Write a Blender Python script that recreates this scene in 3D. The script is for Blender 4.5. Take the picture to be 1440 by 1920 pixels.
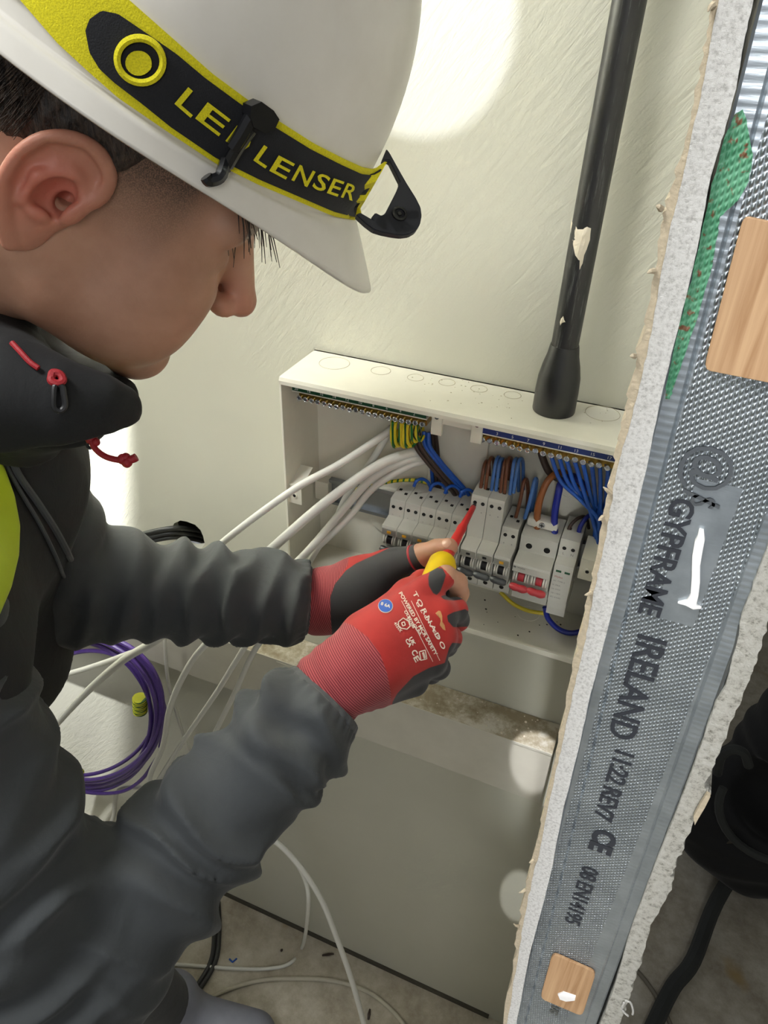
import bpy, bmesh, math, random
import numpy as np
from mathutils import Vector, Matrix
from mathutils.bvhtree import BVHTree
random.seed(7); np.random.seed(7)
for o in list(bpy.data.objects): bpy.data.objects.remove(o)
SC = bpy.context.scene; COL = SC.collection
# ---------------------------------------------------------------- camera
FPX = 1380.0
CAM = np.array([0.0, -0.70, 1.68])
_vx = np.array([-4120.0, -1050.0, FPX]); _vz = np.array([-70.0, 2010.0, FPX])
AD = _vz/np.linalg.norm(_vz)                      # world down seen in the camera's axes
AR = -_vx/np.linalg.norm(_vx); AR = AR-AD*AR.dot(AD); AR /= np.linalg.norm(AR)   # world +X
AF = np.cross(AR, AD)                             # world +Y
M3 = np.stack([AR, AF, -AD])                      # camera (right, down, forward) -> world
cd = bpy.data.cameras.new('camera'); cam = bpy.data.objects.new('camera', cd); COL.objects.link(cam)
mw = Matrix.Identity(4)
for i in range(3):
    mw[i][0] = M3[i, 0]; mw[i][1] = -M3[i, 1]; mw[i][2] = -M3[i, 2]; mw[i][3] = CAM[i]
cam.matrix_world = mw
cd.sensor_fit = 'VERTICAL'; cd.sensor_height = 24.0; cd.lens = 24.0*FPX/1920.0; cd.clip_start = 0.02
SC.camera = cam
# ---------------------------------------------------------------- light and exposure
SC.view_settings.view_transform = 'Standard'; SC.view_settings.look = 'None'
SC.view_settings.gamma = 1.0; SC.view_settings.use_curve_mapping = False
SC.view_settings.exposure = -0.14
W = bpy.data.worlds.new('world'); SC.world = W; W.use_nodes = True
W.node_tree.nodes['Background'].inputs[0].default_value = (0.92, 0.95, 1.0, 1)
W.node_tree.nodes['Background'].inputs[1].default_value = 0.30
def aim(o, tgt):
    o.rotation_euler = (Vector(tgt)-o.location).to_track_quat('-Z', 'Y').to_euler()
def area(name, loc, tgt, size, power, color=(1, 1, 1)):
    l = bpy.data.lights.new(name, 'AREA'); l.shape = 'DISK'; l.size = size; l.energy = power; l.color = color
    o = bpy.data.objects.new(name, l); COL.objects.link(o); o.location = loc; aim(o, tgt); return o
def spot(name, loc, tgt, power, angle, blend=0.05, size=0.01, color=(1, 1, 1)):
    l = bpy.data.lights.new(name, 'SPOT'); l.energy = power; l.spot_size = math.radians(angle); l.spot_blend = blend
    l.shadow_soft_size = size; l.color = color
    o = bpy.data.objects.new(name, l); COL.objects.link(o); o.location = loc; aim(o, tgt); return o
area('ceiling_lamp_light', (-0.85, -1.05, 3.1), (-0.15, -0.05, 1.1), 0.55, 42.0, (0.98, 0.995, 0.975))
area('front_fill_light', (0.35, -1.6, 2.0), (0.0, -0.2, 1.2), 0.5, 5.0, (1.0, 0.99, 0.97))  # added fill from the camera side, brightens the stud and lower area
stud_l = area('stud_fill_light', (0.12, -1.15, 1.62), (0.045, -0.36, 1.36), 0.1, 0.26, (0.97, 0.98, 1.0)); stud_l.data.shape = 'RECTANGLE'; stud_l.data.size = 0.10; stud_l.data.size_y = 1.1; stud_l.data.spread = math.radians(8)  # added narrow beam that brightens only the stud and board edges
def lit_circle(name, loc, rays, power, size, color=(1, 1, 1)):
    # an added spot; the edge of its round pool passes through three places on the wall
    D = [Vector(q)-Vector(loc) for q in rays]; D = np.array([d.normalized()[:] for d in D]); a = np.linalg.solve(D, np.ones(3)); n = np.linalg.norm(a)
    o = spot(name, loc, Vector(loc)+Vector(a/n), power, 2*math.degrees(math.acos(1/n)), 0.03, size, color); return o

# ---------------------------------------------------------------- projection helpers (photo point + a real plane -> place)
def ray(px, py):
    return M3 @ np.array([(px-720)/FPX, (py-960)/FPX, 1.0])
def PY(px, py, Y): v = ray(px, py); return CAM+v*((Y-CAM[1])/v[1])
def PZ(px, py, Z): v = ray(px, py); return CAM+v*((Z-CAM[2])/v[2])
def PX(px, py, X): v = ray(px, py); return CAM+v*((X-CAM[0])/v[0])
def PD(px, py, w): return CAM+ray(px, py)*w
def PIX(P):
    c = (np.asarray(P)-CAM) @ M3
    return 720+FPX*c[..., 0]/c[..., 2], 960+FPX*c[..., 1]/c[..., 2], c[..., 2]
lit_circle('upper_patch_light', (-0.8, -1.0, 2.3), [PY(955, 120, 0), PY(900, 215, 0), PY(760, 257, 0)], 90, 0.006, (0.84, 0.86, 1.0))  # added spot for the lit wall patch beside the helmet, cone makes its edge
lit_circle('side_patch_light', (-1.0, -0.35, 2.1), [(-0.62, 0, 1.36), (-0.67, 0, 1.04), (-0.79, 0, 0.45)], 420, 0.006, (0.98, 0.99, 1.0))  # added spot near the left wall for the lit patch there
spot('trunking_gleam_light', (-0.05, -0.78, 2.3), PY(1003, 1420, -0.052), 150, 2.4, 0.2, 0.004, (0.96, 0.96, 1.0))  # tiny added spot for the lit patch on the trunking front
spot('floor_gleam_light', (-0.05, -0.80, 2.3), PY(972, 1680, 0), 150, 1.8, 0.2, 0.004, (0.98, 0.98, 1.0))  # tiny added spot for the lit patch low on the back wall
# ---------------------------------------------------------------- materials
def srgb(c):
    return tuple(((x/255)/12.92 if x/255 <= 0.04045 else ((x/255+0.055)/1.055)**2.4) for x in c)+(1.0,)
class NT:
    def __init__(s, name):
        s.m = bpy.data.materials.new(name); s.m.use_nodes = True; s.t = s.m.node_tree
        s.b = s.t.nodes['Principled BSDF']; s.tc = None
    def n(s, typ, **kw):
        nd = s.t.nodes.new(typ)
        for k, v in kw.items():
            if k.startswith('i_'):
                nd.inputs[k[2:].replace('_', ' ')].default_value = v
            else: setattr(nd, k, v)
        return nd
    def l(s, a, b): s.t.links.new(a, b)
    def obj(s):
        if s.tc is None: s.tc = s.n('ShaderNodeTexCoord')
        return s.tc.outputs['Object']
    def math(s, op, a, b=None, clamp=False):
        nd = s.n('ShaderNodeMath', operation=op); nd.use_clamp = clamp
        for i, v in enumerate((a, b)):
            if v is None: continue
            if isinstance(v, (int, float)): nd.inputs[i].default_value = v
            else: s.l(v, nd.inputs[i])
        return nd.outputs[0]
    def noise(s, scale, detail=4, rough=0.55, vec=None, dist=0.0):
        nd = s.n('ShaderNodeTexNoise'); nd.inputs['Scale'].default_value = scale
        nd.inputs['Detail'].default_value = detail; nd.inputs['Roughness'].default_value = rough; nd.inputs['Distortion'].default_value = dist
        s.l(vec if vec is not None else s.obj(), nd.inputs['Vector']); return nd.outputs['Fac']
    def ramp(s, fac, stops):
        nd = s.n('ShaderNodeValToRGB'); cr = nd.color_ramp
        while len(cr.elements) < len(stops): cr.elements.new(0.5)
        for e, (p, c) in zip(cr.elements, stops): e.position = p; e.color = c
        s.l(fac, nd.inputs[0]); return nd.outputs[0]
    def mix(s, fac, a, b):
        nd = s.n('ShaderNodeMix', data_type='RGBA')
        for sock, v in ((nd.inputs[0], fac), (nd.inputs[6], a), (nd.inputs[7], b)):
            if isinstance(v, (int, float, tuple)): sock.default_value = v
            else: s.l(v, sock)
        return nd.outputs[2]
    def bump(s, h, strength=0.3, dist=0.001, prev=None):
        nd = s.n('ShaderNodeBump'); nd.inputs['Strength'].default_value = strength; nd.inputs['Distance'].default_value = dist
        s.l(h, nd.inputs['Height'])
        if prev is not None: s.l(prev, nd.inputs['Normal'])
        s.l(nd.outputs[0], s.b.inputs['Normal']); return nd.outputs[0]
    def col(s, c):
        if isinstance(c, tuple): s.b.inputs['Base Color'].default_value = c
        else: s.l(c, s.b.inputs['Base Color'])
    def set(s, rough=None, metal=None, **kw):
        if rough is not None: s.b.inputs['Roughness'].default_value = rough
        if metal is not None: s.b.inputs['Metallic'].default_value = metal
        for k, v in kw.items(): s.b.inputs[k.replace('_', ' ')].default_value = v
def simple(name, rgb, rough=0.5, metal=0.0, var=0.06, nscale=60, bump=0.0, bscale=400, bdist=0.0005, **kw):
    t = NT(name); c = srgb(rgb); t.set(rough, metal, **kw)
    lo = tuple(x*(1-var) for x in c[:3])+(1,); hi = tuple(min(1, x*(1+var)) for x in c[:3])+(1,)
    t.col(t.ramp(t.noise(nscale), [(0.3, lo), (0.7, hi)]))
    if bump: t.bump(t.noise(bscale, 3), bump, bdist)
    return t.m
M = {}
# plaster wall: pale grey green, faint brush strokes
t = NT('painted_plaster'); t.set(0.75)
c0 = t.ramp(t.noise(3.0, 5), [(0.3, srgb((193, 192, 176))), (0.7, srgb((202, 200, 184)))])
t.col(c0)
mp = t.n('ShaderNodeMapping', vector_type='TEXTURE'); mp.inputs['Rotation'].default_value = (0, math.radians(-52), 0); mp.inputs['Scale'].default_value = (1, 1, 0.2); t.l(t.obj(), mp.inputs[0])
st = t.math('MULTIPLY', t.noise(30, 5, 0.6, mp.outputs[0], 0.4), t.ramp(t.noise(2.2, 2), [(0.42, (0.12, 0.12, 0.12, 1)), (0.62, (1, 1, 1, 1))]))
b1 = t.bump(st, 0.55, 0.0024); t.bump(t.noise(420, 3), 0.22, 0.0006, b1); M['wall'] = t.m
M['cavity'] = simple('dark_cavity', (40, 36, 28), 0.95)
t = NT('dusty_concrete_floor'); t.set(0.9)
n1 = t.noise(9, 8, 0.7); n2 = t.noise(60, 5, 0.7)
c = t.ramp(n1, [(0.30, srgb((140, 130, 112))), (0.5, srgb((176, 168, 150))), (0.62, srgb((196, 190, 174))), (0.75, srgb((222, 217, 205)))])
c = t.mix(t.math('MULTIPLY', t.ramp(n2, [(0.45, (0, 0, 0, 1)), (0.7, (1, 1, 1, 1))]), 0.25), c, srgb((215, 210, 200)))
c = t.mix(t.ramp(t.noise(5, 3, 0.5), [(0.64, (0, 0, 0, 1)), (0.72, (0.8, 0.8, 0.8, 1))]), c, srgb((160, 132, 72)))
t.col(c); t.bump(n2, 0.5, 0.002); M['floor'] = t.m
M['pvc'] = simple('cabinet_pvc', (222, 219, 204), 0.38, var=0.02)
t = NT('trunking_pvc'); t.set(0.42); t.col(t.ramp(t.noise(30, 5), [(0.3, srgb((196, 192, 178))), (0.7, srgb((204, 200, 186)))])); M['trunk'] = t.m
t = NT('dusty_trunking_top'); t.set(0.8)
d = t.ramp(t.noise(26, 8, 0.7), [(0.42, srgb((146, 134, 110))), (0.52, srgb((176, 166, 144))), (0.6, srgb((205, 200, 186)))])
t.col(d); t.bump(t.noise(150, 5), 0.4, 0.001); M['trunk_dirt'] = t.m
M['cabinet_dust'] = simple('plaster_dust_marks', (176, 168, 146), 0.9)
M['device'] = simple('breaker_plastic', (205, 204, 196), 0.42, var=0.02)
M['device_front'] = simple('breaker_front_plastic', (214, 213, 205), 0.4, var=0.02)
M['device_band'] = simple('grey_label_band', (150, 150, 142), 0.5)
M['black'] = simple('black_plastic', (24, 24, 26), 0.42, var=0.1)
M['hole'] = simple('dark_terminal_hole', (14, 13, 12), 0.8)
M['lever'] = simple('dark_grey_lever', (62, 64, 68), 0.4)
M['white_barrel'] = simple('white_barrel_plastic', (228, 226, 216), 0.35)
M['red_lever'] = simple('red_lever_plastic', (178, 52, 60), 0.4)
M['button'] = simple('orange_test_button', (228, 168, 44), 0.4)
M['print'] = simple('grey_print', (120, 122, 120), 0.6)
M['green_label'] = simple('green_label_strip', (16, 72, 44), 0.5)
M['blue_label'] = simple('blue_label_strip', (18, 44, 110), 0.5)
M['white_print'] = simple('white_print', (224, 224, 218), 0.6)
M['brass'] = simple('brass_bar', (158, 128, 58), 0.32, 0.9)
M['screw'] = simple('zinc_screw', (196, 200, 208), 0.22, 1.0)
M['zinc'] = simple('zinc_rail', (148, 152, 156), 0.34, 0.95, var=0.1, nscale=25)
M['blue_wire'] = simple('blue_insulation', (22, 78, 168), 0.38)
M['light_blue_wire'] = simple('pale_blue_insulation', (70, 112, 176), 0.38)
M['dark_blue_wire'] = simple('dark_blue_insulation', (22, 38, 140), 0.38)
M['brown_wire'] = simple('brown_insulation', (110, 66, 44), 0.4)
M['orange_brown_wire'] = simple('orange_brown_insulation', (146, 86, 44), 0.4)
M['dark_wire'] = simple('dark_brown_insulation', (58, 44, 38), 0.4)
M['white_cable'] = simple('white_cable_sheath', (224, 223, 214), 0.42, var=0.03, nscale=30)
M['black_cable'] = simple('black_cable_sheath', (42, 43, 42), 0.5)
M['purple'] = simple('purple_cable_sheath', (88, 62, 140), 0.36, var=0.1)
M['yellow_wire'] = simple('yellow_insulation', (206, 186, 40), 0.4)
def stripe(name, a, b, fr, axis='Z', duty=0.55, rough=0.4):
    t = NT(name); t.set(rough)
    sx = t.n('ShaderNodeSeparateXYZ'); t.l(t.obj(), sx.inputs[0])
    v = t.math('SINE', t.math('MULTIPLY', sx.outputs[axis], fr))
    t.col(t.mix(t.math('GREATER_THAN', v, math.cos(math.pi*duty)), srgb(a), srgb(b))); return t.m
M['earth_wire'] = stripe('green_yellow_insulation', (36, 110, 52), (214, 196, 42), 900, 'X', 0.66)
M['earth_tape'] = stripe('green_yellow_tape', (62, 96, 40), (206, 206, 50), 1300, 'Z', 0.62)
t = NT('black_conduit_plastic'); t.set(0.36); mp = t.n('ShaderNodeMapping'); mp.inputs['Scale'].default_value = (1, 1, 0.08); t.l(t.obj(), mp.inputs[0])
sc_ = t.noise(320, 5, 0.7, mp.outputs[0]); t.col(t.ramp(sc_, [(0.55, srgb((22, 22, 23))), (0.75, srgb((92, 92, 92)))])); M['conduit'] = t.m
M['boot'] = simple('black_rubber_boot', (20, 20, 21), 0.36, var=0.1)
M['filler'] = simple('dried_filler', (214, 204, 184), 0.8, bump=0.5, bscale=300, bdist=0.001)
# plasterboard
t = NT('gypsum_core'); t.set(0.9); n = t.noise(520, 6, 0.75)
t.col(t.ramp(n, [(0.32, srgb((168, 166, 162))), (0.5, srgb((212, 210, 206))), (0.7, srgb((226, 225, 222)))])); t.bump(n, 0.8, 0.0012); M['gypsum'] = t.m
t = NT('rough_gypsum'); t.set(0.9); n = t.noise(200, 8, 0.75)
t.col(t.ramp(n, [(0.34, srgb((140, 136, 124))), (0.48, srgb((212, 209, 198))), (0.7, srgb((232, 230, 222)))])); t.bump(n, 1.0, 0.004); M['rough_gypsum'] = t.m
M['paper'] = simple('torn_board_paper', (186, 172, 148), 0.85, var=0.15, nscale=300, bump=0.6, bscale=500, bdist=0.001)
# galvanised steel with rows of raised dimples
t = NT('dimpled_galvanised_steel'); t.set(0.36, 0.75)
sx = t.n('ShaderNodeSeparateXYZ'); t.l(t.obj(), sx.inputs[0]); X_, Z_ = sx.outputs['X'], sx.outputs['Z']
TP = 2*math.pi
cu = t.math('ADD', t.math('MULTIPLY', t.math('COSINE', t.math('MULTIPLY', t.math('ADD', X_, t.math('MULTIPLY', Z_, 0.12)), TP/0.00205)), 0.5), 0.5)
cv = t.math('ADD', t.math('MULTIPLY', t.math('COSINE', t.math('MULTIPLY', t.math('SUBTRACT', Z_, t.math('MULTIPLY', X_, 0.78)), TP/0.0036)), 0.5), 0.5)
hgt = t.math('MULTIPLY', cu, cv)
# smooth bands along the edges and the embossed panel
e1 = t.math('MULTIPLY', t.math('GREATER_THAN', X_, 0.0125), t.math('LESS_THAN', X_, 0.0615))
pn = t.math('MULTIPLY', t.math('MULTIPLY', t.math('GREATER_THAN', Z_, 1.405), t.math('LESS_THAN', Z_, 1.495)), t.math('MULTIPLY', t.math('GREATER_THAN', X_, 0.0275), t.math('LESS_THAN', X_, 0.0485)))
msk = t.math('MULTIPLY', e1, t.math('SUBTRACT', 1.0, pn))
edge_dots = t.math('MULTIPLY', t.math('COSINE', t.math('MULTIPLY', Z_, TP/0.0042)), t.math('SUBTRACT', 1.0, e1))
t.col(t.ramp(t.noise(40, 5, 0.6), [(0.3, srgb((150, 158, 164))), (0.7, srgb((178, 186, 192)))]))
b1 = t.bump(t.math('MULTIPLY', hgt, msk), 1.0, 0.0011)
b2 = t.bump(t.math('MULTIPLY', edge_dots, 0.10), 0.5, 0.0011, b1)
mp = t.n('ShaderNodeMapping'); mp.inputs['Scale'].default_value = (0.12, 1, 1); t.l(t.obj(), mp.inputs[0])
t.bump(t.noise(900, 3, 0.6, mp.outputs[0]), 0.25, 0.0004, b2); M['stud'] = t.m
M['stud_plain'] = simple('plain_galvanised_steel', (150, 156, 162), 0.3, 0.95)
t = NT('green_paint_smear'); t.set(0.42); t.col(t.mix(t.ramp(t.noise(260, 4), [(0.60, (0, 0, 0, 1)), (0.66, (1, 1, 1, 1))]), t.ramp(t.noise(90, 4), [(0.3, srgb((60, 128, 92))), (0.7, srgb((98, 158, 124)))]), srgb((120, 84, 60))))
sx = t.n('ShaderNodeSeparateXYZ'); t.l(t.obj(), sx.inputs[0])
cu = t.math('ADD', t.math('MULTIPLY', t.math('COSINE', t.math('MULTIPLY', t.math('ADD', sx.outputs[0], t.math('MULTIPLY', sx.outputs[2], 0.12)), TP/0.00205)), 0.5), 0.5)
cv = t.math('ADD', t.math('MULTIPLY', t.math('COSINE', t.math('MULTIPLY', t.math('SUBTRACT', sx.outputs[2], t.math('MULTIPLY', sx.outputs[0], 0.78)), TP/0.0036)), 0.5), 0.5)
t.bump(t.math('MULTIPLY', cu, cv), 0.8, 0.0009); M['green_paint'] = t.m
t = NT('birch_plywood'); t.set(0.6); mp = t.n('ShaderNodeMapping'); mp.inputs['Scale'].default_value = (1, 1, 0.035); mp.inputs['Rotation'].default_value = (0, math.radians(3), 0); t.l(t.obj(), mp.inputs[0])
g = t.noise(210, 5, 0.6, mp.outputs[0], 0.6); t.col(t.ramp(g, [(0.32, srgb((150, 112, 74))), (0.5, srgb((172, 136, 100))), (0.7, srgb((188, 154, 116)))])); t.bump(g, 0.3, 0.0005); M['ply'] = t.m
M['ink'] = simple('black_ink_print', (38, 41, 48), 0.6)
M['white_sealant'] = simple('white_sealant', (240, 238, 236), 0.55)
# clothing
def cloth(name, rgb, rough=0.85, w=1500, bs=0.25, var=0.1, sheen=0.1):
    t = NT(name); t.set(rough); c = srgb(rgb)
    t.b.inputs['Sheen Weight'].default_value = sheen; t.b.inputs['Sheen Roughness'].default_value = 0.4
    t.col(t.ramp(t.noise(18, 4), [(0.3, tuple(x*(1-var) for x in c[:3])+(1,)), (0.7, tuple(x*(1+var) for x in c[:3])+(1,))]))
    rg = t.n('ShaderNodeTexNoise'); rg.noise_type = 'RIDGED_MULTIFRACTAL'; rg.inputs['Scale'].default_value = 8; rg.inputs['Detail'].default_value = 3; rg.inputs['Distortion'].default_value = 0.7; t.l(t.obj(), rg.inputs['Vector'])
    b0 = t.bump(rg.outputs['Fac'], 0.32, 0.006); b1 = t.bump(t.noise(30, 4, 0.6, None, 0.8), 0.3, 0.003, b0); t.bump(t.noise(w, 2), bs, 0.0004, b1); return t.m
M['jacket'] = cloth('grey_softshell', (55, 58, 60)); M['jacket_shaded'] = cloth('shaded_softshell', (17, 18, 20), sheen=0.02); M['jacket_edge'] = cloth('grey_binding', (66, 68, 70))  # chest and collar get a copy of the jacket cloth darkened for shade
M['vest'] = cloth('high_visibility_yellow', (178, 196, 24), 0.8)
M['boot_leather'] = simple('grey_boot_leather', (120, 122, 134), 0.6)
M['trousers'] = cloth('dark_grey_trousers', (46, 48, 52))
M['cord'] = simple('red_drawcord', (150, 24, 34), 0.6, bump=0.6, bscale=900)
def knit(name, fn):
    t = NT(name); t.set(0.85); fn(t); return t.m
def attr_mask(t, name, lo=-0.0003, hi=0.0003):
    a = t.n('ShaderNodeAttribute'); a.attribute_name = name
    r = t.n('ShaderNodeMapRange'); r.inputs[1].default_value = lo; r.inputs[2].default_value = hi; t.l(a.outputs['Fac'], r.inputs[0]); return r.outputs[0]
def _glove(t):
    t.b.inputs['Sheen Weight'].default_value = 0.1
    red = t.ramp(t.noise(30, 4), [(0.3, srgb((142, 22, 18))), (0.7, srgb((164, 32, 26)))])
    a = t.n('ShaderNodeAttribute'); a.attribute_name = 'along'
    rib = t.math('SINE', t.math('MULTIPLY', a.outputs['Fac'], TP/0.0019))
    cuff = t.mix(t.math('GREATER_THAN', rib, 0.1), srgb((112, 28, 36)), srgb((166, 74, 78)))
    c = t.mix(attr_mask(t, 'cuff'), red, cuff)
    coat = attr_mask(t, 'coat')
    t.col(t.mix(coat, c, srgb((36, 36, 39))))
    b1 = t.bump(t.noise(1600, 3), 0.35, 0.0004)
    t.bump(t.math('MULTIPLY', t.math('MULTIPLY', rib, attr_mask(t, 'cuff')), 0.5), 0.5, 0.0006, b1)
M['glove'] = knit('knitted_glove', _glove)
t = NT('skin'); t.set(0.5); t.b.inputs['Subsurface Weight'].default_value = 0.18; t.b.inputs['Subsurface Radius'].default_value = (0.012, 0.004, 0.002); t.b.inputs['Subsurface Scale'].default_value = 0.6
base = t.ramp(t.noise(24, 5, 0.6), [(0.3, srgb((168, 124, 100))), (0.7, srgb((190, 146, 122)))])
a = attr_mask(t, 'flush', 0, 1); base = t.mix(a, base, srgb((214, 120, 104)))
stub = attr_mask(t, 'stubble', 0, 1); fine = t.ramp(t.noise(1500, 2), [(0.35, (0, 0, 0, 1)), (0.6, (1, 1, 1, 1))])
sm = t.math('MULTIPLY', stub, t.math('ADD', 0.55, t.math('MULTIPLY', fine, 0.45)))
t.col(t.mix(sm, base, srgb((52, 44, 38))))
t.bump(t.noise(700, 4), 0.25, 0.0005); M['skin'] = t.m
t = NT('dark_brown_hair'); t.set(0.5); mp = t.n('ShaderNodeMapping'); mp.inputs['Scale'].default_value = (1, 1, 0.15); t.l(t.obj(), mp.inputs[0])
h = t.noise(500, 4, 0.6, mp.outputs[0]); t.col(t.ramp(h, [(0.35, srgb((22, 17, 15))), (0.7, srgb((74, 60, 50)))])); t.bump(h, 1.0, 0.002); M['hair'] = t.m
M['eye'] = simple('eye_white', (220, 214, 208), 0.2)
M['iris'] = simple('brown_iris', (50, 34, 24), 0.2)
t = NT('white_helmet_plastic'); t.set(0.34); t.b.inputs['Subsurface Weight'].default_value = 0.0
t.col(t.ramp(t.noise(14, 6, 0.6), [(0.3, srgb((208, 203, 194))), (0.6, srgb((220, 216, 208)))])); t.bump(t.noise(25, 4), 0.05, 0.002); M['helmet'] = t.m
M['helmet_inner'] = simple('pale_lavender_plastic', (196, 196, 214), 0.4)
def webbing(name, rgb, rough=0.85):
    t = NT(name); t.set(rough); n = t.noise(1400, 2); c = srgb(rgb)
    t.col(t.ramp(n, [(0.35, tuple(x*0.78 for x in c[:3])+(1,)), (0.65, c)])); t.bump(n, 0.4, 0.0005); return t.m
M['yellow_web'] = webbing('yellow_webbing', (226, 214, 20)); M['black_web'] = webbing('black_webbing', (24, 25, 30))
M['clip'] = simple('glossy_black_plastic', (20, 20, 22), 0.2)
M['bracket'] = simple('matte_black_plastic', (36, 37, 44), 0.45)
M['driver_red'] = simple('red_insulated_shaft', (186, 44, 42), 0.42); M['driver_yellow'] = simple('yellow_grip', (240, 204, 26), 0.35); M['steel_tip'] = simple('dark_steel_tip', (50, 48, 46), 0.35, 0.8)
M['bag'] = cloth('black_bag_fabric', (20, 20, 21)); M['bag_trim'] = cloth('dark_grey_webbing', (52, 54, 52)); M['blue_tub'] = simple('dark_blue_plastic', (20, 44, 120), 0.35)
M['bag_tag'] = simple('worn_grey_tag', (70, 64, 52), 0.7)
M['glove_print'] = simple('cream_glove_print', (226, 212, 196), 0.7); M['tan_print'] = simple('tan_print', (186, 132, 84), 0.7); M['blue_disc'] = simple('blue_disc', (36, 78, 158), 0.6)
# ---------------------------------------------------------------- object helpers
def link(o, parent=None):
    COL.objects.link(o)
    if parent is not None: o.parent = parent
    return o
def mkobj(name, verts, faces, mat, parent=None, smooth=False, mats=None, fmat=None):
    me = bpy.data.meshes.new(name); me.from_pydata([tuple(map(float, v)) for v in verts], [], [tuple(int(i) for i in f) for f in faces]); me.update()
    for m in (mats or [mat]): me.materials.append(m)
    if fmat is not None: me.polygons.foreach_set('material_index', np.asarray(fmat, dtype=np.int32))
    if smooth: me.polygons.foreach_set('use_smooth', [True]*len(me.polygons))
    return link(bpy.data.objects.new(name, me), parent)
def tag(o, label=None, cat=None, group=None, kind=None):
    if label: o['label'] = label
    if cat: o['category'] = cat
    if group: o['group'] = group
    if kind: o['kind'] = kind
    return o
def empty(name, loc, label, cat, group=None):
    o = bpy.data.objects.new(name, None); o.empty_display_size = 0.02; link(o); o.location = tuple(loc); tag(o, label, cat, group)
    return o
ROOTS = []
def thing(name, label, cat, loc=(0, 0, 0), group=None):
    return empty(name, loc, label, cat, group)
class MB:
    """collects shapes for ONE mesh"""
    def __init__(s): s.v = []; s.f = []
    def add(s, vs, fs):
        n = len(s.v); s.v += [tuple(map(float, v)) for v in vs]; s.f += [tuple(i+n for i in f) for f in fs]; return s
    def box(s, lo, hi, bev=0.0):
        bm = bmesh.new(); bmesh.ops.create_cube(bm, size=1.0)
        lo = np.array(lo, float); hi = np.array(hi, float)
        for v in bm.verts: v.co = Vector((lo+hi)/2)+Vector([v.co[i]*(hi-lo)[i] for i in range(3)])
        if bev: bmesh.ops.bevel(bm, geom=list(bm.edges), offset=bev, segments=2, affect='EDGES', profile=0.6)
        s.bm(bm); return s
    def bm(s, bm):
        bm.verts.index_update(); s.add([v.co[:] for v in bm.verts], [[v.index for v in f.verts] for f in bm.faces]); bm.free(); return s
    def prism(s, poly, axis, a, b, bev=0.0):
        """poly: 2D list in the two other axes (ordered), extruded from a to b along axis"""
        bm = bmesh.new(); vs = []
        for (p, q) in poly:
            c = {0: (a, p, q), 1: (p, a, q), 2: (p, q, a)}[axis]; vs.append(bm.verts.new(c))
        f = bm.faces.new(vs); r = bmesh.ops.extrude_face_region(bm, geom=[f])
        off = [0, 0, 0]; off[axis] = b-a
        bmesh.ops.translate(bm, verts=[g for g in r['geom'] if isinstance(g, bmesh.types.BMVert)], vec=off)
        bmesh.ops.recalc_face_normals(bm, faces=bm.faces)
        if bev: bmesh.ops.bevel(bm, geom=list(bm.edges), offset=bev, segments=2, affect='EDGES', profile=0.6)
        bmesh.ops.triangulate(bm, faces=[f for f in bm.faces if len(f.verts) > 4])
        s.bm(bm); return s
    def tube(s, pts, r, n=10, closed=False, cap=True):
        pts = [np.array(p, float) for p in pts]; k = len(pts)
        rr = r if hasattr(r, '__len__') else [r]*k
        vs = []; fs = []; prev = None
        for i in range(k):
            if closed: tg = pts[(i+1) % k]-pts[i-1]
            else: tg = pts[min(i+1, k-1)]-pts[max(i-1, 0)]
            tg = tg/(np.linalg.norm(tg)+1e-12)
            if prev is None:
                a = np.array([0, 0, 1.0]) if abs(tg[2]) < 0.9 else np.array([1.0, 0, 0])
                u = np.cross(tg, a)
            else: u = prev-tg*prev.dot(tg)
            u /= np.linalg.norm(u)+1e-12; w = np.cross(tg, u); prev = u
            for j in range(n):
                th = TP*j/n; vs.append(pts[i]+rr[i]*(math.cos(th)*u+math.sin(th)*w))
        seg = k if closed else k-1
        for i in range(seg):
            for j in range(n):
                a = i*n+j; b = i*n+(j+1) % n; c = ((i+1) % k)*n+(j+1) % n; d = ((i+1) % k)*n+j; fs.append((a, b, c, d))
        if cap and not closed:
            fs.append(tuple(reversed(range(n)))); fs.append(tuple((k-1)*n+j for j in range(n)))
        return s.add(vs, fs)
    def lathe(s, base, axis, prof, n=24, cap=True):
        """prof: list of (distance along axis, radius)"""
        base = np.array(base, float); ax = np.array(axis, float); ax /= np.linalg.norm(ax)
        a = np.array([0, 0, 1.0]) if abs(ax[2]) < 0.9 else np.array([1.0, 0, 0]); u = np.cross(ax, a); u /= np.linalg.norm(u); w = np.cross(ax, u)
        vs = []; fs = []
        for (h, r) in prof:
            for j in range(n):
                th = TP*j/n; vs.append(base+ax*h+r*(math.cos(th)*u+math.sin(th)*w))
        for i in range(len(prof)-1):
            for j in range(n): fs.append((i*n+j, i*n+(j+1) % n, (i+1)*n+(j+1) % n, (i+1)*n+j))
        if cap: fs.append(tuple(reversed(range(n)))); fs.append(tuple((len(prof)-1)*n+j for j in range(n)))
        return s.add(vs, fs)
    def build(s, name, mat, parent=None, smooth=False):
        o = mkobj(name, s.v, s.f, mat, parent, False)
        if smooth:
            me = o.data; me.polygons.foreach_set('use_smooth', [True]*len(me.polygons))
            try: me.set_sharp_from_angle(angle=math.radians(40))
            except Exception: pass
        return o
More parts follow.
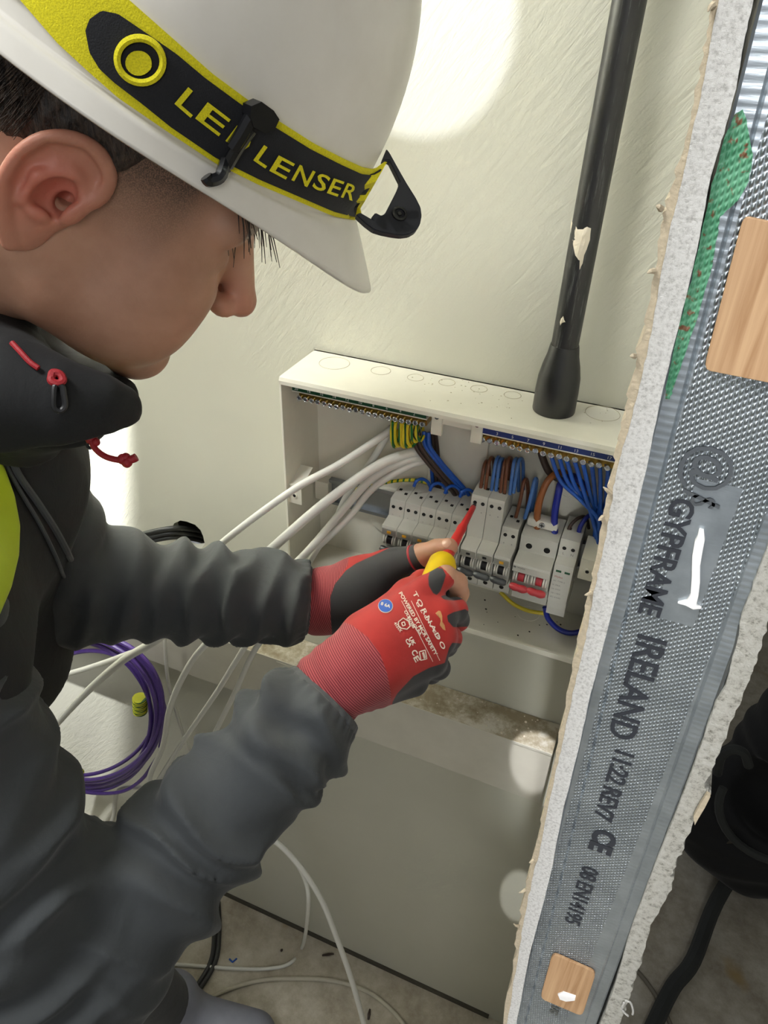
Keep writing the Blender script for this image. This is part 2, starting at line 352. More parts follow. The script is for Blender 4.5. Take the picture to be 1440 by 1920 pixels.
def spline(pts, m=8, closed=False):
    pts = [np.array(p, float) for p in pts]; n = len(pts); out = []
    rng = range(n if closed else n-1)
    for i in rng:
        p1, p2 = pts[i], pts[(i+1) % n]
        p0 = pts[i-1] if (closed or i > 0) else 2*p1-p2
        p3 = pts[(i+2) % n] if (closed or i+2 < n) else 2*p2-p1
        for j in range(m):
            t_ = j/m; out.append(0.5*((2*p1)+(-p0+p2)*t_+(2*p0-5*p1+4*p2-p3)*t_**2+(-p0+3*p1-3*p2+p3)*t_**3))
    if not closed: out.append(pts[-1])
    return out
def setparent(o, root):
    """children are modelled in world space; keep them there under an Empty at the thing's base"""
    o.parent = root; o.matrix_parent_inverse = Matrix.Translation(root.location).inverted()
def P_(root):
    return lambda o: (setparent(o, root), o)[1]
FONTC = {}
def text_mesh(s, size=1.0, thick=0.0, spacing=1.0, align='CENTER', bold=0.0):
    """returns flat vertices (x, y) and faces of a word"""
    cu = bpy.data.curves.new('txt', 'FONT'); cu.body = s; cu.size = size; cu.align_x = align; cu.space_character = spacing; cu.offset = bold
    cu.resolution_u = 3
    ob = bpy.data.objects.new('txt', cu); COL.objects.link(ob)
    dg = bpy.context.evaluated_depsgraph_get(); me = bpy.data.meshes.new_from_object(ob.evaluated_get(dg))
    v = np.array([q.co[:] for q in me.vertices]); f = [tuple(p.vertices) for p in me.polygons]
    bpy.data.objects.remove(ob); bpy.data.curves.remove(cu); bpy.data.meshes.remove(me)
    return v, f
def bvh_of(*objs):
    vs = []; fs = []
    for o in objs:
        mwx = np.array(o.matrix_world) if o.parent is None else np.eye(4)
        n = len(vs); vs += [tuple(v.co) for v in o.data.vertices]; fs += [tuple(i+n for i in p.vertices) for p in o.data.polygons]
    return BVHTree.FromPolygons(vs, fs)
def hit(bvh, px, py, off=0.0, wmax=3.0):
    d = Vector(ray(px, py)).normalized(); r = bvh.ray_cast(Vector(CAM), d, wmax)
    if r[0] is None: return None
    n = r[1]
    if n.dot(d) > 0: n = -n
    return np.array(r[0]+n*off), np.array(n)
# ---------------------------------------------------------------- signed distance modelling for organic shapes
def nets(fn, lo, hi, h):
    lo = np.array(lo, float); hi = np.array(hi, float); n = np.ceil((hi-lo)/h).astype(int)+1
    ax = [lo[i]+h*np.arange(n[i]) for i in range(3)]
    V = np.empty(n, dtype=np.float32)
    gy, gz = np.meshgrid(ax[1], ax[2], indexing='ij')
    step = max(1, int(400000/(n[1]*n[2])))
    for i in range(0, n[0], step):
        xs = ax[0][i:i+step]
        P = np.empty((len(xs), n[1], n[2], 3)); P[..., 0] = xs[:, None, None]; P[..., 1] = gy; P[..., 2] = gz
        V[i:i+step] = fn(P.reshape(-1, 3)).reshape(len(xs), n[1], n[2])
    S = V < 0
    c = np.zeros(n-1, dtype=np.int8)
    for dx in (0, 1):
        for dy in (0, 1):
            for dz in (0, 1): c += S[dx:n[0]-1+dx, dy:n[1]-1+dy, dz:n[2]-1+dz]
    act = (c > 0) & (c < 8); idx = -np.ones(n-1, dtype=np.int64); ij = np.argwhere(act); idx[act] = np.arange(len(ij))
    acc = np.zeros((len(ij), 3)); cnt = np.zeros(len(ij))
    cr = [(a, b, d) for a in (0, 1) for b in (0, 1) for d in (0, 1)]
    for p in cr:
        for k in range(3):
            if p[k] == 1: continue
            q = list(p); q[k] = 1
            va = V[ij[:, 0]+p[0], ij[:, 1]+p[1], ij[:, 2]+p[2]]; vb = V[ij[:, 0]+q[0], ij[:, 1]+q[1], ij[:, 2]+q[2]]
            m = (va < 0) != (vb < 0); t_ = np.where(m, va/(va-vb+1e-20), 0)
            pos = np.tile(np.array(p, float), (len(ij), 1)); pos[:, k] += t_
            acc[m] += pos[m]; cnt[m] += 1
    vs = lo+h*(ij+acc/cnt[:, None])
    fs = []
    for k in range(3):
        u, v = (k+1) % 3, (k+2) % 3
        sl0 = [slice(None)]*3; sl1 = [slice(None)]*3; sl0[k] = slice(0, n[k]-1); sl1[k] = slice(1, n[k])
        for d_ in (u, v):
            sl0[d_] = slice(1, n[d_]-1); sl1[d_] = slice(1, n[d_]-1)
        A = S[tuple(sl0)]; B = S[tuple(sl1)]; e = np.argwhere(A != B)
        flip = A[tuple(e.T)]
        e[:, u] += 1; e[:, v] += 1
        def at(du, dv):
            q = e.copy(); q[:, u] -= du; q[:, v] -= dv; return idx[tuple(q.T)]
        a, b, c_, d2 = at(0, 0), at(1, 0), at(1, 1), at(0, 1)
        F = np.stack([a, b, c_, d2], 1); F[~flip] = F[~flip][:, ::-1]; fs.append(F)
    F = np.concatenate(fs); F = F[(F >= 0).all(1)]
    return vs, F
def largest(vs, F):
    lab = np.arange(len(vs))
    while True:
        m = lab[F].min(1); new = lab.copy()
        for k in range(4): np.minimum.at(new, F[:, k], m)
        new = new[new]
        if (new == lab).all(): break
        lab = new
    u, c = np.unique(lab, return_counts=True); keep = lab == u[np.argmax(c)]; idx = -np.ones(len(vs), int); idx[keep] = np.arange(keep.sum())
    return vs[keep], idx[F[keep[F[:, 0]]]]
def npmesh(name, vs, F, mat, parent=None, attrs=None):
    me = bpy.data.meshes.new(name)
    me.vertices.add(len(vs)); me.vertices.foreach_set('co', np.asarray(vs, np.float32).ravel())
    me.loops.add(F.size); me.polygons.add(len(F)); me.loops.foreach_set('vertex_index', F.astype(np.int32).ravel())
    me.polygons.foreach_set('loop_start', np.arange(0, F.size, 4, dtype=np.int32))
    me.update(calc_edges=True); me.polygons.foreach_set('use_smooth', [True]*len(F)); me.materials.append(mat)
    for k, a in (attrs or {}).items():
        at = me.attributes.new(k, 'FLOAT', 'POINT'); at.data.foreach_set('value', np.asarray(a, np.float32))
    me.validate()
    return link(bpy.data.objects.new(name, me), parent)
def seg_t(P, a, b):
    a = np.asarray(a, float); b = np.asarray(b, float); ab = b-a; t_ = np.clip((P-a) @ ab/(ab @ ab), 0, 1); return t_, P-a-t_[:, None]*ab
def cap(P, a, b, ra, rb): t_, q = seg_t(P, a, b); return np.linalg.norm(q, axis=1)-(ra+(rb-ra)*t_)
def ell(P, c, r, R=None):
    q = P-np.asarray(c, float)
    if R is not None: q = q @ R
    r = np.asarray(r, float); k0 = np.linalg.norm(q/r, axis=1); k1 = np.linalg.norm(q/(r*r), axis=1)+1e-9; return k0*(k0-1)/k1
def smin(a, b, k):
    h = np.clip(0.5+0.5*(b-a)/k, 0, 1); return b*(1-h)+a*h-k*h*(1-h)
def smax(a, b, k): return -smin(-a, -b, k)
def poly_sd(P, poly):
    """signed distance (metres, negative inside) of points to an outline seen along the photo's rays"""
    x, y, w = PIX(P); d = np.full(len(x), 1e9); ins = np.zeros(len(x), bool); n = len(poly)
    for i in range(n):
        x0, y0 = poly[i]; x1, y1 = poly[(i+1) % n]; ex, ey = x1-x0, y1-y0
        t_ = np.clip(((x-x0)*ex+(y-y0)*ey)/(ex*ex+ey*ey+1e-9), 0, 1); d = np.minimum(d, np.hypot(x-x0-t_*ex, y-y0-t_*ey))
        cond = ((y0 > y) != (y1 > y)) & (x < (x1-x0)*(y-y0)/((y1-y0) if y1 != y0 else 1e-9)+x0); ins ^= cond
    return np.where(ins, -d, d)*w/FPX
# ================================================================= THE ROOM
def outline3(pts, Y): return [(PY(x, y, Y)[0], PY(x, y, Y)[2]) for x, y in pts]
# back wall with a ragged hole where the black cables come out
def flat_with_hole(name, x0, x1, z0, z1, hole, ya, yb, mat):
    bm = bmesh.new()
    outer = [bm.verts.new((x, ya, z)) for x, z in ((x0, z0), (x1, z0), (x1, z1), (x0, z1))]
    inner = [bm.verts.new((x, ya, z)) for x, z in hole]
    ed = [bm.edges.new((L[i], L[(i+1) % len(L)])) for L in (outer, inner) for i in range(len(L))]
    bmesh.ops.triangle_fill(bm, use_beauty=True, edges=ed)
    r = bmesh.ops.extrude_face_region(bm, geom=list(bm.faces))
    bmesh.ops.translate(bm, verts=[g for g in r['geom'] if isinstance(g, bmesh.types.BMVert)], vec=(0, yb-ya, 0))
    bmesh.ops.recalc_face_normals(bm, faces=bm.faces)
    o = MB().bm(bm).build(name, mat); tag(o, kind='structure'); return o
hole_px = [(322, 990), (327, 981), (338, 976), (350, 978), (366, 984), (376, 994), (381, 1006), (384, 1020), (378, 1028), (360, 1030), (338, 1024), (328, 1010)]
flat_with_hole('wall_back', -1.068, 0.02, -0.02, 2.6, outline3(hole_px, 0.0), 0.0, 0.015, M['wall'])
hc = PY(353, 1003, 0.0)
tag(MB().box((hc[0]-0.1, 0.12, hc[2]-0.12), (hc[0]+0.1, 0.13, hc[2]+0.12)).box((hc[0]-0.1, 0.0155, hc[2]-0.12), (hc[0]-0.095, 0.12, hc[2]+0.12)).build('hole_cavity_1', M['cavity']), kind='structure')  # box behind the wall hole, cavity shade put into its dark colour
tag(MB().box((-1.09, -2.6, -0.02), (-1.068, 0.015, 2.6)).build('wall_left', M['wall']), kind='structure')
tag(MB().box((-1.3, -2.6, -0.04), (2.6, 3.4, 0.0)).build('floor', M['floor']), kind='structure')
tag(MB().box((-1.3, 3.3, 0), (2.6, 3.4, 2.6)).build('wall_far', M['wall']), kind='structure')
tag(MB().box((2.5, -2.6, 0), (2.6, 3.3, 2.6)).build('wall_right', M['wall']), kind='structure')
tag(MB().box((0.09, -0.45, 2.2), (2.6, 3.4, 2.25)).build('light_block_ceiling', M['wall']), kind='structure')  # unseen, added to keep overhead light out of the right room
tag(MB().box((0.85, -0.50, 0.0), (2.6, -0.45, 2.25)).build('light_block_wall', M['wall']), kind='structure')  # unseen panel added to block light from entering the right room
# dark-coloured strip standing for the gap along the bottom of the wall
tag(MB().box((-1.066, -0.004, 0.0), (-0.012, 0.0, 0.012)).build('wall_gap_strip', simple('grey_floor_seam', (70, 66, 56), 0.95)), kind='structure')

# ================================================================= PARTITION END: two boards on a steel stud
YS = -0.358
coreL = [(1348, 0), (1333, 70), (1317, 167), (1297, 255), (1280, 333), (1259, 417), (1242, 500), (1221, 625), (1203, 710), (1182, 792), (1165, 850), (1152, 905), (1146, 950), (1136, 1005), (1124, 1060), (1114, 1110), (1100, 1188), (1086, 1249), (1074, 1300), (1056, 1388), (1041, 1453), (1028, 1510), (1010, 1605), (1001, 1632), (990, 1690), (979, 1741), (971, 1800), (950, 1925)]
coreR = [(1418, -10), (1413, 0), (1394, 83), (1380, 167), (1357, 250), (1332, 333), (1317, 417), (1300, 500), (1269, 625), (1238, 750), (1211, 882), (1183, 1005), (1153, 1127), (1121, 1249), (1108, 1300), (1086, 1400), (1055, 1521), (1032, 1643), (995, 1782), (966, 1930)]
papL = [(1338, 0), (1322, 90), (1307, 167), (1287, 250), (1265, 333), (1247, 385), (1237, 430), (1230, 500), (1212, 590), (1194, 667), (1178, 740), (1167, 792), (1158, 830), (1147, 882), (1141, 925), (1130, 960), (1125, 1005), (1113, 1070), (1105, 1112), (1090, 1188), (1074, 1249), (1062, 1300), (1047, 1388), (1033, 1453), (1020, 1510), (1013, 1551), (998, 1605), (996, 1632), (984, 1673), (970, 1741), (966, 1800), (943, 1925)]
def jag(pts, a, n=6):
    out = []
    for i in range(len(pts)-1):
        for j in range(n):
            u = j/n; out.append((pts[i][0]*(1-u)+pts[i+1][0]*u+random.gauss(0, a), pts[i][1]*(1-u)+pts[i+1][1]*u))
    out.append(pts[-1]); return out
def board(name, left, right, mat, yf, yb, parent):
    poly = outline3(left, yf)+outline3(right[::-1], yf)
    # extend beyond the frame, straight up and down
    o = MB().prism(poly, 1, yf, yb).build(name, mat); return parent(o)
def extend(pts, ytop, ybot):
    (x0, y0), (x1, y1) = pts[0], pts[1]; (x2, y2), (x3, y3) = pts[-2], pts[-1]
    s = -0.24; e = [(x0+(y0-ytop)*0.235, ytop)] if y0 > ytop else []
    return e+list(pts)+[(x3-(ybot-y3)*0.27, ybot)]
tL = thing('plasterboard_panel', 'white gypsum edge of the left plasterboard, torn brown paper along it, beside the steel stud', 'plasterboard', (-0.006, -0.2, 0.0)); pL = P_(tL)
board('gypsum_core', extend(jag(coreL, 0.7), -300, 2600), extend(jag(coreR, 0.4), -300, 2600), M['gypsum'], YS-0.004, -0.002, pL)
pp = board('face_paper', extend(jag(papL, 2.2), -300, 2600), [(x+1.5, y) for x, y in extend(coreL, -300, 2600)], M['paper'], YS-0.0025, YS+0.03, pL)
for k, (x, y, dx, dy) in enumerate([(1240, 392, -10, -6), (1226, 508, -13, 4), (1190, 668, -9, 0), (1145, 925, -14, -12), (1130, 970, -8, 6), (1108, 1112, -12, 4), (1337, 10, -10, 12), (1000, 1612, -8, 6), (985, 1668, -12, 6), (972, 1736, -9, -4)]):
    a = PY(x, y, YS-0.003); b = PY(x+dx, y+dy, YS-0.006)
    pL(MB().tube([a, a*0.45+b*0.55+np.array([0, -0.001, 0.0006]), b], [0.0014, 0.001, 0.0003], 6).build('paper_flake', M['paper'], smooth=True))
# steel stud: web facing the camera with two return flanges
stu = thing('steel_stud', 'galvanised dimpled steel stud with black printing between the two plasterboards', 'metal stud', (0.035, YS, 0.0)); pS = P_(stu)
x0, x1 = 0.0006, 0.0668
def lean(z): return 0.003+0.028*(1.45-z) if z < 1.45 else max(-0.001, 0.003*(1.66-z)/0.21)
prof = [(x0-0.0008, YS+0.034), (x0-0.0008, YS+0.0012), (x0+0.0004, YS), (x0+0.0075, YS), (x0+0.0085, YS+0.0012), (x0+0.0095, YS), (x1-0.0095, YS), (x1-0.0085, YS-0.0009), (x1-0.0075, YS), (x1-0.0004, YS), (x1+0.0008, YS+0.0012), (x1+0.0008, YS+0.034)]
vs = []; fs = []
zs = (0.0, 0.5, 1.0, 1.2, 1.45, 1.66, 1.75, 2.2)
for z in zs:
    for (a, b) in prof: vs.append((a+lean(z), b, z))
n = len(prof); fs = [(k*n+i, k*n+i+1, (k+1)*n+i+1, (k+1)*n+i) for k in range(len(zs)-1) for i in range(n-1)]
so = mkobj('web', vs, fs, M['stud']); sm = so.modifiers.new('thickness', 'SOLIDIFY'); sm.thickness = 0.0008; sm.offset = -1; pS(so)
def plane_text(s, anchor_px, size_m, mat, name, Y=YS-0.0006, rot=-90, spacing=1.0, bold=0.0004, thick=0.0003, tilt=0.0, sy=1.0):
    v, f = text_mesh(s, 1.0, spacing=spacing, align='LEFT', bold=bold/size_m)
    a = PY(anchor_px[0], anchor_px[1], Y); th = math.radians(rot+tilt)
    xx = v[:, 0]*size_m; yy = v[:, 1]*size_m*sy
    X = a[0]+xx*math.cos(th)-yy*math.sin(th); Z = a[2]+xx*math.sin(th)+yy*math.cos(th)
    V = np.stack([X, np.full(len(X), Y), Z], 1); n0 = len(V)
    V2 = V.copy(); V2[:, 1] += thick
    F = [tuple(q) for q in f]
    return mkobj(name, np.concatenate([V, V2]), F+[tuple(i+n0 for i in reversed(q)) for q in F], mat)
for s, px, sz, sp, b in [('IRELAND', (1199, 1186), 0.0225, 0.98, 0.0003), ('11:22 REV7', (1156, 1400), 0.0172, 0.94, 0.0003),
                         ('CE', (1117, 1552), 0.0215, 1.0, 0.0009), ('08 EN14195', (1093, 1622), 0.0172, 0.94, 0.0002), ('GYPFRAME', (1262, 930), 0.0165, 0.96, 0.0003)]:
    pS(plane_text(s, px, sz, M['ink'], 'printed_text', spacing=sp, bold=b))
for s, px, sz in [('@/', (1310, 828), 0.026), ('S', (1300, 925), 0.016)]:
    pS(plane_text(s, px, sz, M['stud_plain'], 'embossed_mark', spacing=1.0, bold=0.0001, thick=0.0006, Y=YS-0.0010))
pS(plane_text('UG', (1035, 1885), 0.010, M['stud_plain'], 'embossed_mark', Y=YS-0.0008))
# green paint smear and white sealant run
gp = [(1378, 215), (1392, 205), (1402, 235), (1412, 290), (1405, 340), (1385, 375), (1362, 395), (1350, 410), (1346, 440), (1335, 500), (1318, 560), (1300, 620), (1280, 680), (1262, 728), (1255, 748), (1248, 748), (1247, 728), (1262, 660), (1280, 585), (1300, 505), (1318, 425), (1335, 345), (1358, 258)]
pg = jag(gp+[gp[0]], 1.0, 4)[:-1]
pS(MB().prism(outline3(pg, YS-0.0006), 1, YS-0.0008, YS+0.0002).build('green_paint_smear', M['green_paint']))
wp = [(1311, 990), (1320, 993), (1322, 1010), (1318, 1030), (1313, 1060), (1313, 1090), (1310, 1115), (1306, 1132), (1316, 1138), (1300, 1140), (1285, 1132), (1270, 1128), (1288, 1124), (1295, 1112), (1297, 1080), (1298, 1040), (1303, 1012), (1308, 1003)]
bm = bmesh.new(); o2 = outline3(wp, YS-0.0006)
pS(MB().prism(o2, 1, YS-0.0024, YS+0.0002, 0.0006).build('white_sealant_run', M['white_sealant'], smooth=True))
# plywood patches showing through / stuck on the web
def rounded(pts, r=0.12):
    out = []; n = len(pts)
    for i in range(n):
        p = np.array(pts[i], float); a = np.array(pts[i-1], float); b = np.array(pts[(i+1) % n], float)
        for u in (0, .33, .66, 1):
            s_, e_ = p+(a-p)*r, p+(b-p)*r; out.append(tuple((1-u)**2*s_+2*u*(1-u)*p+u*u*e_))
    return out
tP = thing('plywood_block', 'large pale plywood patch on the upper part of the steel stud', 'plywood', PY(1400, 700, YS))
P_(tP)(MB().prism(outline3(rounded([(1394, 404), (1560, 440), (1500, 728), (1319, 692)], 0.07), YS-0.002), 1, YS-0.003, YS-0.0006, 0.0004).build('veneer', M['ply']))
tP = thing('plywood_block', 'small square plywood patch low on the steel stud with a white glue dab', 'plywood', PY(1065, 1900, YS)); pP = P_(tP)
pP(MB().prism(outline3(rounded([(1036, 1786), (1118, 1822), (1092, 1904), (1013, 1870)], 0.12), YS-0.002), 1, YS-0.003, YS-0.0006, 0.0004).build('veneer', M['ply']))
pP(MB().prism(outline3([(1046, 1862), (1056, 1858), (1068, 1862), (1080, 1866), (1078, 1874), (1062, 1876), (1050, 1872)], YS-0.003), 1, YS-0.0042, YS-0.0028, 0.0004).build('glue_dab', M['white_sealant'], smooth=True))
# right board
rbl = [(1560, 640), (1500, 840), (1440, 1023), (1413, 1096), (1387, 1167), (1386, 1194), (1373, 1237), (1360, 1290), (1341, 1318), (1304, 1429), (1267, 1526), (1228, 1623), (1186, 1733), (1152, 1851), (1122, 1930), (1070, 2070)]
rbr = [(1610, 640), (1540, 850), (1468, 1060), (1440, 1157), (1428, 1210), (1416, 1250), (1394, 1300), (1366, 1365), (1345, 1423), (1321, 1478), (1332, 1490), (1328, 1498), (1304, 1530), (1282, 1591), (1266, 1613), (1262, 1649), (1249, 1688), (1219, 1736), (1204, 1797), (1185, 1849), (1176, 1886), (1157, 1930), (1100, 2070)]
tR = thing('plasterboard_panel', 'rough broken edge of the right plasterboard, between the steel stud and the dark room', 'plasterboard', (0.08, -0.2, 0.0)); pR = P_(tR)
board('gypsum_core', jag(rbl, 0.6), jag(rbr, 2.0), M['rough_gypsum'], YS-0.003, -0.04, pR)
fl = [(1303, 1545), (1300, 1530), (1312, 1508), (1325, 1488), (1332, 1492), (1322, 1512), (1310, 1532)]
pR(MB().prism(outline3(fl, YS-0.006), 1, YS-0.007, YS-0.004).build('paper_flap', M['paper']))
for pts in ([(1172, 1876), (1182, 1880), (1187, 1894), (1186, 1902)], [(1166, 1892), (1172, 1900), (1178, 1905)], [(1170, 1880), (1166, 1890)]):
    w3 = [PY(x, y, YS-0.005) for x, y in pts]
    pR(MB().tube(spline(w3, 4), 0.0009, 6).build('torn_paper_curl', M['gypsum'], smooth=True))
sl = [PY(x, y, YS+0.0005) for x, y in [(1388, 1170), (1378, 1215), (1360, 1265), (1343, 1313)]]
pS(MB().tube(spline(sl, 5), 0.0012, 8).build('flange_lip', M['stud_plain'], smooth=True))

# ================================================================= TRUNKING BELOW THE CABINET
ZT = 0.896; ZB = 0.790; DT = 0.052
tk = thing('cable_trunking', 'long white trunking box along the wall under the cabinet, dirt on its top', 'trunking', (-0.5, -0.026, ZB)); pT = P_(tk)
pT(MB().box((-1.066, -DT, ZB), (-0.0135, -0.001, ZT-0.0015), 0.0015).build('body', M['trunk']))
pT(MB().box((-1.066, -DT-0.0008, ZT-0.0014), (-0.0135, -0.001, ZT), 0.0004).build('top_lid', M['trunk_dirt']))
pT(MB().box((-1.066, -DT-0.0012, ZT-0.004), (-0.0135, -DT-0.0001, ZT+0.0004), 0.0004).build('lid_lip', M['trunk']))
a = PY(519, 1241, -DT); b = PY(560, 1275, -DT)
pT(MB().box((a[0], -DT-0.0016, b[2]-0.006), (a[0]+0.075, -DT-0.0001, a[2]+0.002), 0.0006).build('joint_cover', M['trunk']))
ch = MB(); rs = random.Random(5)
for k in range(46):
    x = rs.uniform(-0.34, -0.04); y = rs.uniform(-0.048, -0.004); s = rs.uniform(0.0006, 0.002)
    ch.lathe((x, y, ZT+0.0001), (0, 0, 1), [(0, s), (s*0.5, s*0.8), (s*0.9, s*0.3)], 6)
pT(tag(ch.build('plaster_crumbs', M['filler']), kind='stuff'))

# ================================================================= CONSUMER UNIT
XL, XR, YF, YBK, ZL, ZH = -0.3675, -0.0135, -0.085, -0.002, 1.0895, 1.360
cu_ = thing('consumer_unit', 'open white plastic consumer unit on the wall, lid off, wiring inside', 'consumer unit', ((XL+XR)/2, -0.04, ZL)); pC = P_(cu_)
T = 0.0026
pC(MB().box((XL, YBK-T, ZL), (XR, YBK, ZH)).build('back_panel', M['pvc']))
pC(MB().prism([(YF, ZH-0.004), (YF+0.0015, ZH-0.0005), (YF+0.006, ZH), (YBK, ZH), (YBK, ZH-T), (YF+0.006, ZH-T), (YF+0.003, ZH-T-0.001), (YF+0.003, ZH-0.008), (YF, ZH-0.008)], 0, XL, XR).build('top_panel', M['pvc']))
pC(MB().prism([(YF, ZL), (YF, ZL+0.007), (YF+0.003, ZL+0.007), (YF+0.003, ZL+T), (YBK, ZL+T), (YBK, ZL)], 0, XL, XR).build('bottom_panel', M['pvc']))
pC(MB().box((XL, YF, ZL), (XL+T, YBK, ZH-0.004), 0.0006).build('left_side_panel', M['pvc']))
pC(MB().box((XR-T, YF, ZL), (XR, YBK, ZH-0.004), 0.0006).build('right_side_panel', M['pvc']))
def ringmesh(c, r, wd, h, nrm='z', n=40, arc=TP):
    mb = MB(); pts = []
    for k in range(n):
        th = arc*k/n
        pts.append((c[0]+r*math.cos(th), c[1]+r*math.sin(th), c[2]) if nrm == 'z' else (c[0]+r*math.cos(th), c[1], c[2]+r*math.sin(th)))
    mb.tube(pts, h, 6, closed=True); return mb
for px, py, r in [(627, 681, 0.0165), (714, 695, 0.0105), (779, 708, 0.0085), (838, 717, 0.0085), (898, 729, 0.0085), (961, 741, 0.0085), (1130, 775, 0.0165)]:
    c = PZ(px, py, ZH); pC(ringmesh((c[0], c[1], ZH), r, 0, 0.00035).build('knockout_ring', M['cabinet_dust'], smooth=True))
for px, py, r in [(757, 1090, 0.013), (806, 1120, 0.013), (700, 1060, 0.013), (990, 1150, 0.013)]:
    c = PZ(px, py, ZL+T); c[1] = min(max(c[1], -0.07), -0.02)
    pC(ringmesh((c[0], c[1], ZL+T), r, 0, 0.0004).build('knockout_ring', M['pvc'], smooth=True))
for px, py, r in [(640, 965, 0.012), (1075, 905, 0.02)]:
    c = PY(px, py, -0.005); pC(ringmesh((c[0], -0.0047, c[2]), r, 0, 0.0005, 'y').build('knockout_ring', M['pvc'], smooth=True))
bp = PY(860, 835, -0.005); pC(MB().box((bp[0]-0.032, -0.012, bp[2]-0.06), (bp[0]+0.035, -0.0046, bp[2]+0.07), 0.003).build('moulded_panel', M['pvc'], smooth=True))
bp = PY(735, 960, -0.005); pC(MB().lathe((bp[0], -0.0046, bp[2]), (0, -1, 0), [(0, 0.035), (0.003, 0.034), (0.004, 0.031)], 40).build('moulded_dome', M['pvc'], smooth=True))
crumbs = MB()
for k in range(70):
    x = rs.uniform(XL+0.12, XR-0.02); y = rs.uniform(-0.07, -0.006); s = rs.uniform(0.0003, 0.0011)
    if abs(x+0.09) < 0.025: continue
    crumbs.lathe((x, y, ZH), (0, 0, 1), [(0, s), (s*0.4, s*0.6)], 5)
pC(tag(crumbs.build('dust_specks', M['cabinet_dust']), kind='stuff'))
crumbs = MB()
for k in range(26):
    x = rs.uniform(XL+0.1, XR-0.02); y = rs.uniform(-0.07, -0.01); s = rs.uniform(0.0006, 0.0016)
    crumbs.lathe((x, y, ZL+T), (0.3, 0.2, 1), [(0, s), (s*0.5, s*0.6)], 5)
pC(tag(crumbs.build('debris_specks', M['cavity']), kind='stuff'))
# lid fixing tabs
def fix_tab(cx, cz, y, side, name='fixing_tab'):
    t_ = MB(); t_.box((cx-0.0085, y-0.002, cz-0.013), (cx+0.0085, y, cz+0.013), 0.0008)
    t_.prism([(y, cz+0.012), (y+0.028, cz+0.022), (y+0.028, cz+0.020), (y, cz+0.010)], 0, cx-0.0085, cx+0.0085)
    o = pC(t_.build(name, M['pvc'], smooth=True))
    h_ = MB().lathe((cx, y-0.0021, cz-0.001), (0, -1, 0), [(0, 0.0034), (0.0012, 0.0030)], 16).build('screw_collar', M['pvc'], smooth=True); h_.parent = o
    h_ = MB().lathe((cx, y-0.0030, cz-0.001), (0, -1, 0), [(0, 0.0019), (0.0006, 0.0019)], 14).build('screw_hole', M['hole']); h_.parent = o
a = PY(553, 925, -0.078); fix_tab(a[0]+0.001, a[2], -0.078, 1)
a = PY(1104, 1068, -0.07); fix_tab(a[0]-0.001, a[2], -0.07, -1)
# DIN rail
rl = MB(); zr = 1.185
rl.prism([(-0.010, zr-0.0175), (-0.0175, zr-0.0175), (-0.0175, zr-0.0135), (-0.0120, zr-0.0135), (-0.0120, zr+0.0135), (-0.0175, zr+0.0135), (-0.0175, zr+0.0175), (-0.010, zr+0.0175)], 0, -0.345, -0.020)
ro = pC(rl.build('din_rail', M['zinc']))
pC(MB().box((-0.362, -0.022, zr-0.012), (-0.344, -0.0046, zr+0.014), 0.001).build('rail_end_bracket', M['pvc']))
so_ = MB().lathe((-0.337, -0.0122, zr-0.001), (0, -1, 0), [(0, 0.004), (0.002, 0.0038), (0.003, 0.0022)], 16).build('rail_screw', M['screw'], smooth=True); so_.parent = ro
# moulded bracket between the two terminal bars
for x in ('L', 'R'):
    c = PY(671, 787, 0) if 0 else None
ca = PY(819, 795, -0.078); cb = PY(894, 810, -0.078)
for c in (ca, cb):
    o = pC(MB().box((c[0]-0.0055, -0.079, c[2]-0.012), (c[0]+0.0055, -0.074, ZH-0.004), 0.0006).build('terminal_bar_bracket', M['pvc'], smooth=True))
    q = MB().lathe((c[0], -0.0791, c[2]+0.008), (0, -1, 0), [(0, 0.0025), (0.001, 0.0022)], 14).build('bracket_screw', M['screw'], smooth=True); q.parent = o
pC(MB().box((ca[0], -0.076, ca[2]+0.0), (cb[0], -0.073, ZH-0.004), 0.0004).build('terminal_bar_bridge', M['pvc']))
for dx in (0.008, 0.019, 0.022, 0.033):
    pC(MB().lathe((ca[0]+dx, -0.0762, ca[2]+0.011), (0, -1, 0), [(0, 0.0007), (0.0003, 0.0007)], 8).build('bridge_hole', M['hole']))
